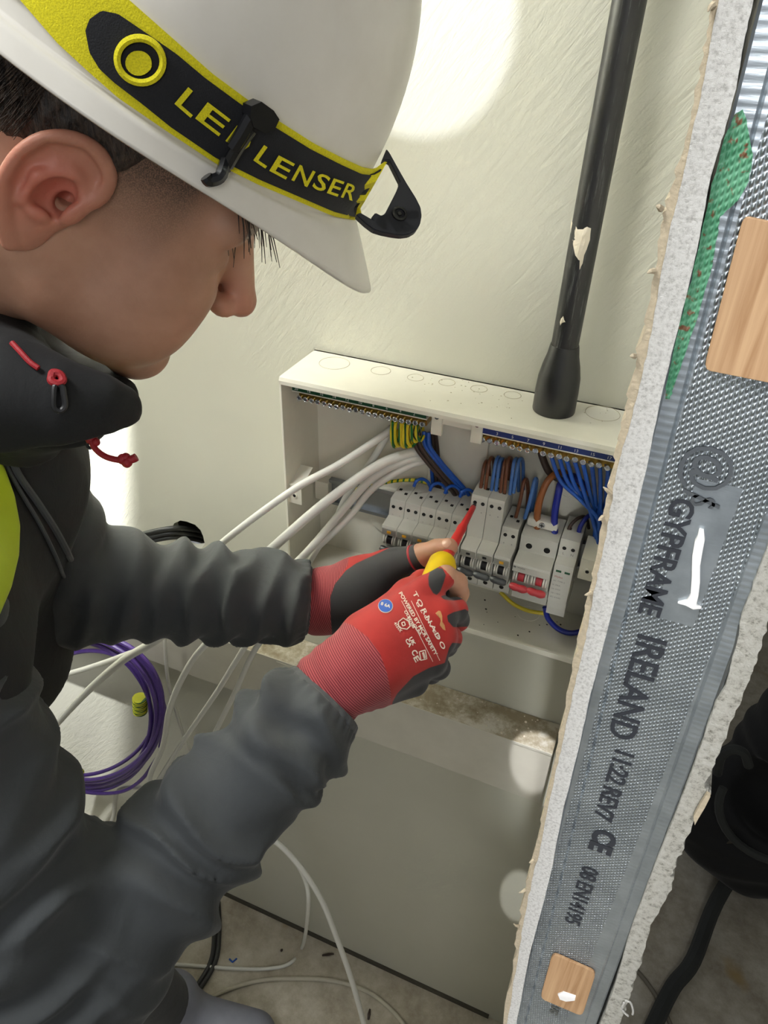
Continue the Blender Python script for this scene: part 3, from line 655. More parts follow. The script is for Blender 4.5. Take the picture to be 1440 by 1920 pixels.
# terminal bars
def terminal_bar(xa, xb, z, nscr, lab, name_label, cat, digits, dirn):
    r_ = thing('terminal_bar', name_label, cat, ((xa+xb)/2, -0.07, z)); p = P_(r_)
    p(MB().box((xa-0.002, -0.077, z+0.0105), (xb+0.002, -0.0755, z+0.0185), 0.0003).build('label_strip', lab))
    p(MB().box((xa-0.003, -0.0765, z+0.0090), (xb+0.003, -0.046, z+0.0104), 0.0003).build('bar_carrier', M['pvc']))
    p(MB().box((xa, -0.0665, z-0.003), (xb, -0.050, z+0.0060), 0.0006).build('brass_bar', M['brass']))
    for k in range(nscr):
        x = xa+0.003+(xb-xa-0.006)*k/(nscr-1); ax = np.array([0.05*rs.uniform(-1, 1), -1.0, 0.05+0.12*rs.uniform(-1, 1)]); ax /= np.linalg.norm(ax)
        b_ = np.array([x, -0.0655, z-0.0002])
        m = MB(); m.lathe(b_-ax*0.003, ax, [(0, 0.0017), (0.0075, 0.0017), (0.0078, 0.0029), (0.0096, 0.0029), (0.0102, 0.0022), (0.0097, 0.0017), (0.0097, 0.0009), (0.0103, 0.0007)], 12)
        o = p(m.build('terminal_screw', M['screw'], smooth=True))
        if k % 2 == 0 or nscr < 18:
            v, f = text_mesh(str(digits[0]+dirn*k), 1.0)
            V = np.stack([x+v[:, 0]*0.0045, np.full(len(v), -0.0772), z+0.0118+v[:, 1]*0.0045], 1)
            p(mkobj('printed_number', V, f, M['white_print']))
    return r_
terminal_bar(-0.3545, -0.2085, 1.3335, 20, M['green_label'], 'brass earth terminal bar with green number strip, upper left inside the cabinet', 'terminal bar', (20,), -1)
terminal_bar(-0.1515, -0.0165, 1.3315, 18, M['blue_label'], 'brass neutral terminal bar with blue number strip, upper right inside the cabinet', 'terminal bar', (1,), 1)

# ================================================================= DEVICES ON THE RAIL
ZTERM = 1.229; ZNT = 1.2065; ZNB = 1.168; ZBOT = 1.1405; YB = -0.0185; YT = -0.0605; YN = -0.0835
def device(x0, nm, label, name, cat, zt=ZTERM, zb=ZBOT, toggles=1, lever='lever', button=True, group='circuit breakers on the rail', holes=2, hole_r=0.0021, brand=True, holez=None, noslots=False):
    w = 0.0178*nm; r_ = thing(name, label, cat, (x0+w/2, -0.05, zb), group); p = P_(r_)
    x1_ = x0+w-0.0005
    # side profile (y, z): terminal shoulder, raised nose, lower shoulder
    prof = [(YB, zb+0.001), (YB, zt), (-0.045, zt+0.0005), (YT+0.001, zt-0.001), (YT, zt-0.004), (YT-0.0035, ZNT+0.002), (YN+0.001, ZNT), (YN, ZNT-0.0025), (YN+0.0008, ZNT-0.012), (YN+0.0075, ZNT-0.0128), (YN+0.0075, ZNB+0.006), (YN+0.0005, ZNB+0.005), (YN+0.0025, ZNB), (YT-0.002, ZNB-0.003), (YT, zb+0.002), (YT+0.001, zb), (YB, zb)]
    for k in range(nm):
        a_ = x0+0.0178*k; 
        body = MB().prism(prof, 0, a_, a_+0.01775, 0.0003).build('housing', M['device']); p(body)
    p(MB().box((x0+0.0006, YN-0.0003, ZNT-0.0108), (x1_-0.0006, YN+0.003, ZNT-0.0034), 0.0003).build('label_band', M['device_band'] if lever == 'lever' else M['device_front']))
    for k in range(holes):
        hx = x0+w*(k+0.5)/holes if holes != 2*nm else x0+0.0178*(k//2)+0.0178*(0.26+0.48*(k % 2))
        hz = holez or zt-0.0095
        yy = YT-0.0035*(zt-0.004-hz)/(zt-0.004-ZNT-0.002) if hz > ZNT else YT
        p(MB().lathe((hx, yy+0.0006, hz), (0, -1, 0.1), [(0, hole_r+0.0005), (0.0010, hole_r+0.0005), (0.0010, hole_r)], 18).build('terminal_rim', M['device_front']))
        p(MB().lathe((hx, yy-0.00035, hz), (0, -1, 0.1), [(0, hole_r), (0.0002, hole_r)], 18).build('terminal_hole', M['hole']))
        if not noslots:
            s_ = MB(); s_.box((hx-0.0016, -0.042-0.006*(k % 2), zt-0.0002), (hx+0.0016, -0.0385-0.006*(k % 2), zt+0.0009))
            p(s_.build('wire_slot', M['hole']))
    for k in range(toggles):
        tx = x0+w*(k+0.5)/toggles
        zc = ZNT-0.0205
        for sx_, nm_ in ((-0.0052, 'white_barrel'), (0.0052, 'white_barrel')):
            b_ = MB(); 
            for q in range(2):
                b_.lathe((tx+sx_-0.0016+q*0.0024-0.0006, YN+0.0065, zc), (1, 0, 0), [(0, 0.0064), (0.0004, 0.0068), (0.0014, 0.0068), (0.0018, 0.0064)], 22)
            p(b_.build('toggle_barrel', M[nm_], smooth=True))
        p(MB().lathe((tx-0.0028, YN+0.0065, zc), (1, 0, 0), [(0, 0.0063), (0.0056, 0.0063)], 22).build('toggle_drum', M[lever] if lever != 'lever' else M['black'], smooth=True))
        lv = MB(); lw = 0.0085
        pts = [(tx+u*lw, YN-0.004+0.0012*abs(u)**2, zc-0.0088-0.0006*u) for u in np.linspace(-1, 1, 9)]
        lv.tube(pts, [0.0026, 0.0036, 0.0040, 0.0038, 0.0037, 0.0038, 0.0040, 0.0036, 0.0026], 12)
        p(lv.build('toggle_lever', M[lever], smooth=True))
        p(MB().box((tx-0.0042, YT-0.0026, ZNB-0.013), (tx+0.0042, YT-0.0008, ZNB-0.006), 0.0003).build('rating_window', M['device_front']))
        p(MB().lathe((tx, YT-0.0004, zb+0.008), (0, -1, 0), [(0, 0.0026), (0.0003, 0.0026)], 16).build('lower_screw_hole', M['hole']))
    if button:
        p(MB().box((x0+w/2-0.0024, YN-0.0012, ZNT-0.0085), (x0+w/2+0.0024, YN, ZNT-0.0052), 0.0006).build('test_button', M['button'], smooth=True))
    elif lever == 'lever':
        p(MB().box((x0+w/2-0.0022, YN-0.0008, ZNT-0.0082), (x0+w/2+0.0022, YN, ZNT-0.0056), 0.0006).build('status_window', M['black'], smooth=True))
    for s, dz in (('+', -0.0155),) if holes == 2 else ():
        for k in range(2):
            v, f = text_mesh(s, 1.0); hx = x0+0.0178*(0.26+0.48*k)
            p(mkobj('printed_mark', np.stack([hx+v[:, 0]*0.004, np.full(len(v), YT-0.0032), zt-0.0205+v[:, 1]*0.004], 1), f, M['print']))
    return r_
XD = -0.2470
where = ['first breaker from the left end of the rail, orange test button', 'second breaker from the left on the rail, orange test button', 'third breaker from the left, just above the gloved thumb', 'fourth breaker from the left, its toggle hidden behind the thumb', 'fifth breaker from the left, right beside the taller pair']
for k in range(5):
    device(XD+0.0181*k, 1, 'pale grey '+where[k], 'circuit_breaker', 'circuit breaker')
device(-0.1553, 1, 'taller pale grey breaker that the screwdriver tip is pushed into', 'circuit_breaker', 'circuit breaker', zt=1.2605, button=False, toggles=1)
device(-0.1371, 1, 'taller pale grey breaker just right of the screwdriver tip', 'circuit_breaker', 'circuit breaker', zt=1.2605, button=False)
device(-0.1184, 1, 'short pale grey breaker with orange button left of the red main switch', 'circuit_breaker', 'circuit breaker', zt=1.2300, button=True)
ms = device(-0.0975, 2.2, 'double width main switch with two red levers', 'main_switch', 'switch', zt=1.2275, zb=1.1385, toggles=2, lever='red_lever', button=False, group=None, holes=2, hole_r=0.0034, noslots=True, holez=1.2135) if False else None
def main_switch():
    x0, w, zt, zb = -0.0972, 0.0392, 1.2285, 1.1385
    r_ = thing('main_switch', 'double width main switch with two red levers and a white cable clamp', 'switch', (x0+w/2, -0.05, zb)); p = P_(r_)
    prof = [(YB, zb), (YB, zt), (-0.047, zt), (YT, zt-0.003), (YT-0.001, ZNT-0.0005), (YN+0.001, ZNT-0.003), (YN, ZNT-0.0055), (YN, ZNT-0.0135), (YN+0.0075, ZNT-0.0140), (YN+0.0075, ZNB+0.004), (YN+0.001, ZNB+0.003), (YN+0.003, ZNB-0.002), (YT-0.002, ZNB-0.005), (YT, zb+0.002), (YT+0.001, zb)]
    p(MB().prism(prof, 0, x0, x0+w, 0.0004).build('housing', M['device']))
    for hx in (x0+0.0100, x0+0.0292):
        p(MB().lathe((hx, YT+0.0002, zt-0.0150), (0, -1, 0), [(0, 0.0042), (0.0010, 0.0040), (0.0010, 0.0034)], 24).build('terminal_rim', M['device_front'], smooth=True))
        p(MB().lathe((hx, YT-0.0009, zt-0.0150), (0, -1, 0), [(0, 0.0034), (0.0003, 0.0034)], 24).build('terminal_hole', M['hole']))
        p(MB().box((hx-0.004, -0.046, zt-0.0002), (hx+0.004, -0.038, zt+0.0006)).build('wire_slot', M['hole']))
        tx = hx+0.0002; zc = ZNT-0.0215
        for sx_ in (-0.0062, 0.0062):
            b_ = MB()
            for q in range(2): b_.lathe((tx+sx_-0.0022+q*0.0026, YN+0.0065, zc), (1, 0, 0), [(0, 0.0066), (0.0004, 0.0070), (0.0016, 0.0070), (0.0020, 0.0066)], 22)
            p(b_.build('toggle_barrel', M['white_barrel'], smooth=True))
        p(MB().lathe((tx-0.0032, YN+0.0065, zc), (1, 0, 0), [(0, 0.0066), (0.0064, 0.0066)], 22).build('toggle_drum', M['red_lever'], smooth=True))
        pts = [(tx+u*0.0095, YN-0.0045+0.0010*abs(u)**2, zc-0.0092-0.0006*u) for u in np.linspace(-1, 1, 9)]
        p(MB().tube(pts, [0.0026, 0.0038, 0.0044, 0.0042, 0.0038, 0.0042, 0.0044, 0.0038, 0.0026], 12).build('toggle_lever', M['red_lever'], smooth=True))
        p(MB().box((tx-0.006, YT-0.0030, ZNB-0.015), (tx+0.006, YT-0.0012, ZNB-0.0075), 0.0003).build('rating_window', M['device_front']))
    p(MB().prism([(x0+0.001, ZNT-0.0062), (x0+0.0035, ZNT-0.0062), (x0+0.0035, ZNT-0.0082), (x0+0.001, ZNT-0.0082)], 1, YN-0.0003, YN).build('logo_mark', M['print']))
    for s, xx, zz, sz, yy in (('Wylex', x0+0.0048, ZNT-0.0082, 0.0032, YN-0.0003), ('CE', x0+0.010, ZNB-0.0145, 0.005, YT-0.0032)):
        v, f = text_mesh(s, 1.0, align='LEFT'); p(mkobj('printed_text', np.stack([xx+v[:, 0]*sz, np.full(len(v), yy), zz+v[:, 1]*sz], 1), f, M['print']))
    # white clamp straddling the two tails
    a_ = PY(993, 968, -0.047); 
    zc = zt+0.0070; m = MB()
    m.box((x0+0.0015, -0.050, zc-0.0055), (x0+0.0345, -0.036, zc+0.0050), 0.0035)
    o = p(m.build('cable_clamp', M['white_barrel'], smooth=True))
    q = MB().lathe((x0+0.018, -0.0502, zc), (0, -1, 0), [(0, 0.0034), (0.0008, 0.0032), (0.0009, 0.0012)], 18).build('clamp_screw', M['screw'], smooth=True); q.parent = o
    for s_ in (0, 1):
        q = MB().box((x0+0.018-(0.0022 if s_ == 0 else 0.0004), -0.0514, zc-(0.0004 if s_ == 0 else 0.0022)), (x0+0.018+(0.0022 if s_ == 0 else 0.0004), -0.0511, zc+(0.0004 if s_ == 0 else 0.0022))).build('screw_slot', M['hole']); q.parent = o
main_switch()
def surge():
    x0, w, zt, zb = -0.0565, 0.0200, 1.2350, 1.1310
    r_ = thing('surge_protector', 'narrow grey surge module at the right end of the rail, two green windows', 'surge protector', (x0+w/2, -0.05, zb)); p = P_(r_)
    prof = [(YB, zb), (YB, zt), (-0.047, zt), (YT, zt-0.002), (YT-0.001, 1.2120), (YT-0.012, 1.2085), (YT-0.012, 1.158), (YT-0.004, 1.154), (YT-0.004, zb+0.012), (YT-0.001, zb)]
    p(MB().prism(prof, 0, x0, x0+w, 0.0004).build('housing', M['device']))
    yf = YT-0.0122
    for k, hx in enumerate((x0+0.0055, x0+0.0145)):
        p(MB().lathe((hx, YT, zt-0.0125), (0, -1, 0), [(0, 0.0026), (0.0012, 0.0024)], 18).build('terminal_rim', M['device_front']))
        p(MB().lathe((hx, YT-0.0012, zt-0.0125), (0, -1, 0), [(0, 0.0021), (0.0003, 0.0021)], 18).build('terminal_hole', M['hole']))
        p(MB().box((hx-0.0028, yf-0.0002, 1.1985), (hx+0.0028, yf+0.001, 1.2010), 0.0003).build('status_window', M['green_label']))
        p(MB().box((hx-0.0018, -0.045, zt-0.0003), (hx+0.0018, -0.041, zt+0.0004)).build('wire_slot', M['hole']))
        v, f = text_mesh('LN'[k], 1.0); p(mkobj('printed_text', np.stack([hx+v[:, 0]*0.0042, np.full(len(v), YT-0.0013), zt-0.0205+v[:, 1]*0.0042], 1), f, M['print']))
    for k, s in enumerate(['Wylex', 'AC TYPE 2', 'In 20kA', 'Uc 275V', 'Up 1.5kV', 'IEC 61643']):
        v, f = text_mesh(s, 1.0, align='LEFT'); sz = 0.0034 if k == 0 else 0.0026
        p(mkobj('printed_text', np.stack([x0+0.002+v[:, 0]*sz, np.full(len(v), yf-0.0002), 1.1915-k*0.0055+v[:, 1]*sz], 1), f, M['red_lever'] if k == 0 else M['print']))
surge()

# ================================================================= WIRES IN THE CABINET
def wire(name, pts, r, mat, label, cat='wire', group=None, n=10, m=7):
    """pts: (px, py, Y)"""
    w3 = [PY(*q) if len(q) == 3 else np.array(q[:3], float) for q in pts]
    o = MB().tube(spline(w3, m), r, n).build(name, mat, smooth=True); tag(o, label, cat, group); return o
rr = 0.0019
wh = ['first', 'second', 'third', 'fourth', 'fifth', 'sixth', 'seventh', 'eighth']
# looped pairs into the tall breakers
GL = 'looped wires above the tall breakers'
for k, (x, dx, top, mt, colr) in enumerate([(901, 10, 862, 'brown_wire', 'brown'), (910, 10, 856, 'brown_wire', 'brown'), (921, 12, 855, 'light_blue_wire', 'pale blue'), (930, 9, 858, 'light_blue_wire', 'pale blue'), (938, 10, 860, 'brown_wire', 'brown'), (946, 8, 856, 'brown_wire', 'brown'), (956, 10, 858, 'light_blue_wire', 'pale blue'), (963, 12, 858, 'light_blue_wire', 'pale blue')]):
    yb = [918, 920, 922, 920, 926, 925, 927, 924][k]
    wire('wire', [(x, yb, -0.046), (x+dx*0.4, (yb+top)/2, -0.045), (x+dx*0.8, top+8, -0.038), (x+dx+3, top+2, -0.028), (x+dx+6, top+14, -0.017), (x+dx+6, yb-6, -0.011)], rr, M[mt], '%s looped wire above the tall breakers, %s from the left of eight' % (colr, wh[k]), group=GL)
wire('wire', [(967, 970, -0.046), (975, 940, -0.045), (982, 905, -0.040), (988, 900, -0.030), (990, 925, -0.018), (988, 960, -0.012)], rr*1.05, M['brown_wire'], 'single brown wire rising from the short breaker left of the main switch')
wire('wire', [(984, 972, -0.046), (994, 938, -0.045), (1002, 903, -0.041), (1006, 900, -0.030), (1003, 925, -0.018), (996, 960, -0.012)], rr*1.15, M['light_blue_wire'], 'single pale blue wire rising from the short breaker left of the main switch')
# meter tails
wire('meter_tail', [(1007, 993, -0.046), (1008, 960, -0.046), (1016, 925, -0.044), (1032, 896, -0.036), (1056, 886, -0.024), (1085, 905, -0.015), (1105, 930, -0.012)], 0.0037, M['orange_brown_wire'], 'thick light brown tail entering the white clamp', 'cable')
wire('meter_tail', [(1040, 1000, -0.046), (1040, 965, -0.046), (1047, 925, -0.044), (1053, 905, -0.036), (1075, 893, -0.024), (1100, 915, -0.016)], 0.0037, M['dark_blue_wire'], 'thick dark blue tail entering the white clamp', 'cable')
wire('meter_tail', [(1012, 835, -0.030), (1018, 860, -0.030), (1032, 888, -0.028), (1058, 902, -0.022), (1088, 908, -0.014)], 0.0037, M['dark_wire'], 'thick dark brown tail coming down behind the neutral bar', 'cable')
# blue neutrals from the right bar
GN = 'blue neutral wires hanging from the right bar'
for k, (x, y, mx, ex, ey, yy) in enumerate([(1032, 848, 1052, 1122, 975, -0.050), (1047, 851, 1066, 1128, 960, -0.044), (1061, 855, 1078, 1130, 1000, -0.036), (1076, 858, 1092, 1126, 1040, -0.048), (1091, 861, 1104, 1122, 1010, -0.040), (1107, 864, 1115, 1118, 1035, -0.032), (1122, 867, 1126, 1118, 980, -0.045), (1137, 870, 1137, 1126, 960, -0.038)]):
    wire('wire', [(x, y, -0.066), (x+3, y+12, -0.064), (mx, y+55, -0.056), ((mx+ex)/2+3, (y+55+ey)/2, yy), (ex, ey, yy), (ex-4, ey+34, yy+0.006)], 0.0021, M['blue_wire'], 'blue neutral wire, %s from the left of those hanging from the right terminal bar' % wh[k], group=GN)
wire('wire', [(1063, 1004, -0.044), (1070, 985, -0.043), (1084, 972, -0.036), (1098, 970, -0.026), (1104, 990, -0.016)], rr, M['dark_wire'], 'dark brown wire curving out of the surge module')
wire('wire', [(1083, 1009, -0.044), (1088, 988, -0.043), (1100, 970, -0.036), (1112, 966, -0.028), (1118, 985, -0.020), (1110, 1030, -0.014)], 0.0024, M['dark_blue_wire'], 'dark blue wire curving out of the surge module')
wire('wire', [(1022, 1138, -0.045), (1028, 1160, -0.046), (1048, 1180, -0.046), (1072, 1187, -0.045), (1098, 1180, -0.040), (1112, 1165, -0.036)], 0.0032, M['dark_blue_wire'], 'thick dark blue wire looping below the main switch')
wire('wire', [(938, 1110, -0.030), (962, 1132, -0.034), (990, 1145, -0.036), (1020, 1150, -0.034)], 0.0024, M['yellow_wire'], 'yellow wire passing under the breakers')
# jumpers on the left group
for k, (x, y) in enumerate([(776, 911), (806, 919), (834, 924), (862, 931)]):
    wire('wire', [(x, y+1, -0.044), (x+5, y-9, -0.042), (x+16, y-13, -0.036), (x+27, y-6, -0.032), (x+32, y+6, -0.032)], 0.0018, M['blue_wire'], 'small blue arched wire on top of the left breakers, %s from the left' % wh[k], group='arched blue wires on the left breakers')
# earth loops at the left bar
GE = 'green and yellow earth loops under the left bar'
for k, (x, dep, w_) in enumerate([(736, 838, 9), (742, 836, 10), (752, 838, 13), (758, 838, 14), (765, 836, 14), (773, 828, 13), (782, 826, 12)]):
    wire('wire', [(x, 790+k*1.2, -0.064), (x-2, 812, -0.062), (x, dep-6, -0.060), (x+w_*0.5, dep, -0.055), (x+w_, dep-8, -0.048), (x+w_, 812, -0.040), (x+w_-2, 800, -0.030)], 0.0019, M['earth_wire'], 'green and yellow looped wire under the left bar, %s from the left' % wh[k], group=GE)
wire('wire', [(640, 925, -0.020), (665, 918, -0.022), (700, 910, -0.022), (740, 902, -0.022), (778, 900, -0.020), (800, 905, -0.016)], 0.0020, M['earth_wire'], 'lone green and yellow wire running along behind the left breakers')
for k, (a_, mt, colr) in enumerate([((778, 838), 'dark_wire', 'brown'), ((786, 836), 'dark_wire', 'brown'), ((795, 834), 'blue_wire', 'blue'), ((803, 836), 'blue_wire', 'blue')]):
    x, y = a_
    wire('wire', [(x, y-25, -0.045), (x+2, y, -0.048), (x+22, y+28, -0.045), (x+46, y+56, -0.038), (x+66, y+78, -0.030), (x+76, y+92, -0.024)], 0.0023, M[mt], '%s wire slanting from the earth loops down behind the left breakers, %s of four' % (colr, wh[k]), group='slanting wires behind the left breakers')
for k, (x, mt, colr) in enumerate([(808, 'blue_wire', 'blue'), (815, 'dark_wire', 'brown'), (821, 'dark_wire', 'brown')]):
    wire('wire', [(x-4, 812, -0.03), (x, 850, -0.02), (x+2, 890, -0.015), (x+4, 915, -0.012)], 0.0021, M[mt], '%s wire hanging straight down beside the centre bracket, %s of three' % (colr, wh[k]), group='wires beside the centre bracket')

# ================================================================= CONDUIT AND BOOT
cx, cy = -0.0905, -0.033
r_ = thing('conduit_pipe', 'black plastic conduit running down the wall into the top of the cabinet', 'conduit', (cx, cy, ZH)); p = P_(r_)
p(MB().tube([(cx+0.0, cy, ZH+0.066), (cx+0.0008, cy, 1.55), (cx+0.004, cy+0.002, 1.80), (cx+0.006, cy+0.004, 2.5)], 0.0125, 28).build('pipe', M['conduit'], smooth=True))
p(MB().lathe((cx, cy, ZH-0.001), (0, 0, 1), [(0, 0.0200), (0.002, 0.0206), (0.022, 0.0205), (0.036, 0.0198), (0.048, 0.0175), (0.058, 0.0148), (0.066, 0.0136), (0.068, 0.0130)], 40).build('rubber_boot', M['boot'], smooth=True))
fp = [(1070, 412), (1075, 420), (1083, 430), (1092, 430), (1100, 425), (1108, 428), (1106, 450), (1098, 468), (1094, 488), (1090, 500), (1086, 506), (1089, 490), (1082, 484), (1078, 474), (1075, 460), (1070, 440)]
cyl = lambda P: None
vv = []; mbf = MB()
# filler smear wraps the pipe: project the outline on the pipe's round front
def on_pipe(px, py, rad):
    d = ray(px, py); o_ = CAM-np.array([cx+0.0008, cy, 0]); a_ = d[0]**2+d[1]**2; b_ = 2*(o_[0]*d[0]+o_[1]*d[1]); c_ = o_[0]**2+o_[1]**2-rad**2
    D = b_*b_-4*a_*c_; t_ = (-b_-math.sqrt(max(D, 0)))/(2*a_); return CAM+d*t_
ctr = (1088, 455)
def smear(name, pts, ctr, hgt):
    mb = MB(); rings = [on_pipe(ctr[0], ctr[1], 0.0125+hgt)]; n = len(pts); V = [rings[0]]
    for u in (0.5, 1.0):
        for (x, y) in pts: V.append(on_pipe(ctr[0]+(x-ctr[0])*u, ctr[1]+(y-ctr[1])*u, 0.0125+(hgt*(0.6+0.6*random.random()) if u < 1 else 0.0001)))
    F = [(0, 1+i, 1+(i+1) % n) for i in range(n)]+[(1+i, 1+n+i, 1+n+(i+1) % n, 1+(i+1) % n) for i in range(n)]
    mb.add(V, F); return p(mb.build(name, M['filler'], smooth=False))
smear('filler_smear', jag(fp+[fp[0]], 0.8, 2)[:-1], ctr, 0.0010)
smear('filler_smear', [(1052, 596), (1056, 592), (1058, 600), (1060, 604), (1054, 606), (1050, 612), (1049, 604)], (1054, 600), 0.0008)

# ================================================================= CABLES OUTSIDE
def cable(pts, r, mat, label, name='cable', group=None, m=8): return wire(name, pts, r, mat, label, 'cable', group, 12, m)
GW = 'white cables leaving the cabinet'
cable([(745, 795, -0.03), (725, 812, -0.045), (640, 868, -0.07), (540, 925, -0.105), (400, 1032, -0.13), (330, 1110, -0.13), (276, 1206, -0.13), (235, 1228, -0.13), (160, 1254, -0.13), (95, 1272, -0.13), (10, 1300, -0.13)], 0.0042, M['white_cable'], 'topmost white cable leaving the cabinet, passing behind the far forearm', group=GW)
cable([(800, 845, -0.03), (760, 852, -0.045), (700, 878, -0.06), (600, 950, -0.09), (490, 1046, -0.12), (380, 1140, -0.14), (285, 1205, -0.15), (228, 1240, -0.16), (160, 1300, -0.16), (95, 1370, -0.16), (48, 1430, -0.16), (0, 1500, -0.16)], 0.0056, M['white_cable'], 'thickest white cable, crossing in front of the purple coil', group=GW)
cable([(800, 858, -0.03), (765, 862, -0.045), (700, 895, -0.055), (640, 960, -0.07), (565, 1046, -0.10), (470, 1130, -0.12), (382, 1212, -0.13), (345, 1265, -0.13), (318, 1330, -0.13), (305, 1400, -0.12), (280, 1462, -0.12), (292, 1520, -0.13), (350, 1556, -0.14), (430, 1556, -0.15), (500, 1568, -0.15), (552, 1612, -0.15), (600, 1682, -0.16), (632, 1760, -0.17), (660, 1840, -0.18), (685, 1930, -0.19), (700, 2000, -0.2)], 0.0046, M['white_cable'], 'white cable right of the purple coil, then hanging down to the bottom edge', group=GW)
cable([(805, 862, -0.03), (765, 874, -0.045), (700, 915, -0.055), (650, 975, -0.07), (575, 1048, -0.09), (520, 1130, -0.11), (460, 1212, -0.12), (405, 1300, -0.12), (340, 1395, -0.12), (280, 1490, -0.11), (235, 1560, -0.11)], 0.0040, M['white_cable'], 'white cable running straight to the lower left below the far sleeve', group=GW)
cable([(735, 800, -0.03), (700, 860, -0.045), (650, 930, -0.055), (625, 985, -0.065), (585, 1045, -0.09), (520, 1160, -0.11), (476, 1222, -0.12), (440, 1300, -0.12), (410, 1360, -0.12), (374, 1436, -0.12), (376, 1500, -0.13), (430, 1556, -0.13), (500, 1570, -0.13), (545, 1604, -0.12), (572, 1650, -0.12), (578, 1700, -0.13), tuple(PZ(568, 1772, 0.02))+(0,), tuple(PZ(545, 1805, 0.0045))+(0,), tuple(PZ(505, 1816, 0.0045))+(0,), tuple(PZ(440, 1816, 0.0045))+(0,), tuple(PZ(370, 1811, 0.0045))+(0,), tuple(PZ(300, 1806, 0.0045))+(0,)], 0.0038, M['white_cable'], 'rightmost white cable below the far sleeve, curling back across the floor', group=GW)
cable([(310, 1190, -0.075), (310, 1215, -0.075), (316, 1280, -0.07), (335, 1350, -0.06), (352, 1400, -0.03), (372, 1426, -0.012)], 0.0028, M['white_cable'], 'thin white cable hanging behind the bending ones')
cable([(300, 1480, -0.10), (225, 1480, -0.08), (213, 1530, -0.08), (200, 1570, -0.10), (190, 1620, -0.12)], 0.0045, M['white_cable'], 'white cable dropping to the floor below the purple coil')
zf = 0.0045
def fl3(px, py, z=zf): return tuple(PZ(px, py, z))+(0,)
cable([fl3(300, 1960), fl3(330, 1918), fl3(400, 1868), fl3(480, 1840), fl3(560, 1835), fl3(630, 1840), fl3(690, 1860), fl3(735, 1895), fl3(765, 1935), fl3(780, 1990)], 0.0042, simple('dusty_cable_sheath', (188, 182, 164), 0.6), 'dusty beige cable lying in an arc on the floor')
GB = 'black cables from the wall hole'
for k, (dy, lab) in enumerate([(0, 'upper black cable coming out of the hole in the wall'), (9, 'middle black cable coming out of the hole in the wall'), (17, 'lower black cable coming out of the hole in the wall')]):
    cable([(385, 1000+dy, 0.07), (365, 994+dy, 0.03), (330, 990+dy, -0.008), (290, 996+dy, -0.022), (255, 1006+dy, -0.028), (200, 1030+dy, -0.03)], 0.0036, M['black_cable'], lab, group=GB)
for k, (dx, lab) in enumerate([(0, 'left black cable on the floor beside the near sleeve'), (9, 'right black cable on the floor beside the near sleeve')]):
    cable([fl3(400+dx, 1690), fl3(402+dx, 1745), fl3(396+dx, 1800), fl3(368+dx, 1850), fl3(325+dx, 1900), fl3(280+dx, 1945), fl3(240+dx, 1990)], 0.0050, M['black_cable'], lab, group='black floor cables')
cable([(tuple(PZ(1190, 1815, zf))+(0,)), (tuple(PZ(1215, 1845, zf))+(0,)), (tuple(PZ(1240, 1885, zf))+(0,)), (tuple(PZ(1262, 1935, zf))+(0,)), (tuple(PZ(1270, 1990, zf))+(0,))], 0.0045, simple('grey_cable_sheath', (120, 114, 100), 0.6), 'grey cable on the dark floor behind the partition')
# purple coil
coil = thing('cable_coil', 'coil of purple cable taped with yellow bands, hanging at the left wall corner', 'cable coil', PY(165, 1480, -0.1)); pK = P_(coil)
rc = random.Random(3)
for k in range(9):
    cx_, cy_ = 165+rc.uniform(-9, 9), 1335+rc.uniform(-8, 8); ra, rb = 124+rc.uniform(-9, 17), 134+rc.uniform(-12, 12); ph = rc.uniform(0, TP)
    pts = []
    for j in range(28):
        th = TP*j/28; wob = 1+0.03*math.sin(2*th+ph); rot = math.radians(-22)
        ex, ey = ra*wob*math.cos(th), rb*wob*math.sin(th); pts.append(PY(cx_+ex*math.cos(rot)-ey*math.sin(rot), cy_+ex*math.sin(rot)+ey*math.cos(rot), -0.085-0.005*(k % 5)+0.006*math.sin(th+ph)))
    pK(MB().tube(spline(pts, 3, True), 0.0036, 8, closed=True).build('cable_turn', M['purple'], smooth=True))
pK(MB().tube(spline([PY(*q) for q in [(240, 1215, -0.09), (275, 1258, -0.08), (300, 1300, -0.08), (311, 1350, -0.085), (300, 1400, -0.09)]], 6), 0.0034, 8).build('loose_turn', M['purple'], smooth=True))
pK(MB().tube(spline([PY(*q) for q in [(120, 1470, -0.1), (165, 1486, -0.1), (225, 1485, -0.1), (265, 1462, -0.095), (295, 1420, -0.09)]], 6), 0.0034, 8).build('loose_turn', M['purple'], smooth=True))
def wrap(p0, p1, r, name='tape_wrap'):
    a_, b_ = PY(*p0), PY(*p1); q = np.linspace(0, 1, 22)
    pts = [a_*(1-u)+b_*u for u in q]; o = pK(MB().tube(pts, [r*(0.9+0.14*(i % 2)) for i in range(22)], 16).build(name, M['earth_tape'], smooth=True)); return o
wrap((262, 1308, -0.093), (263, 1333, -0.093), 0.0115)
wrap((103, 1440, -0.095), (150, 1452, -0.095), 0.0105)
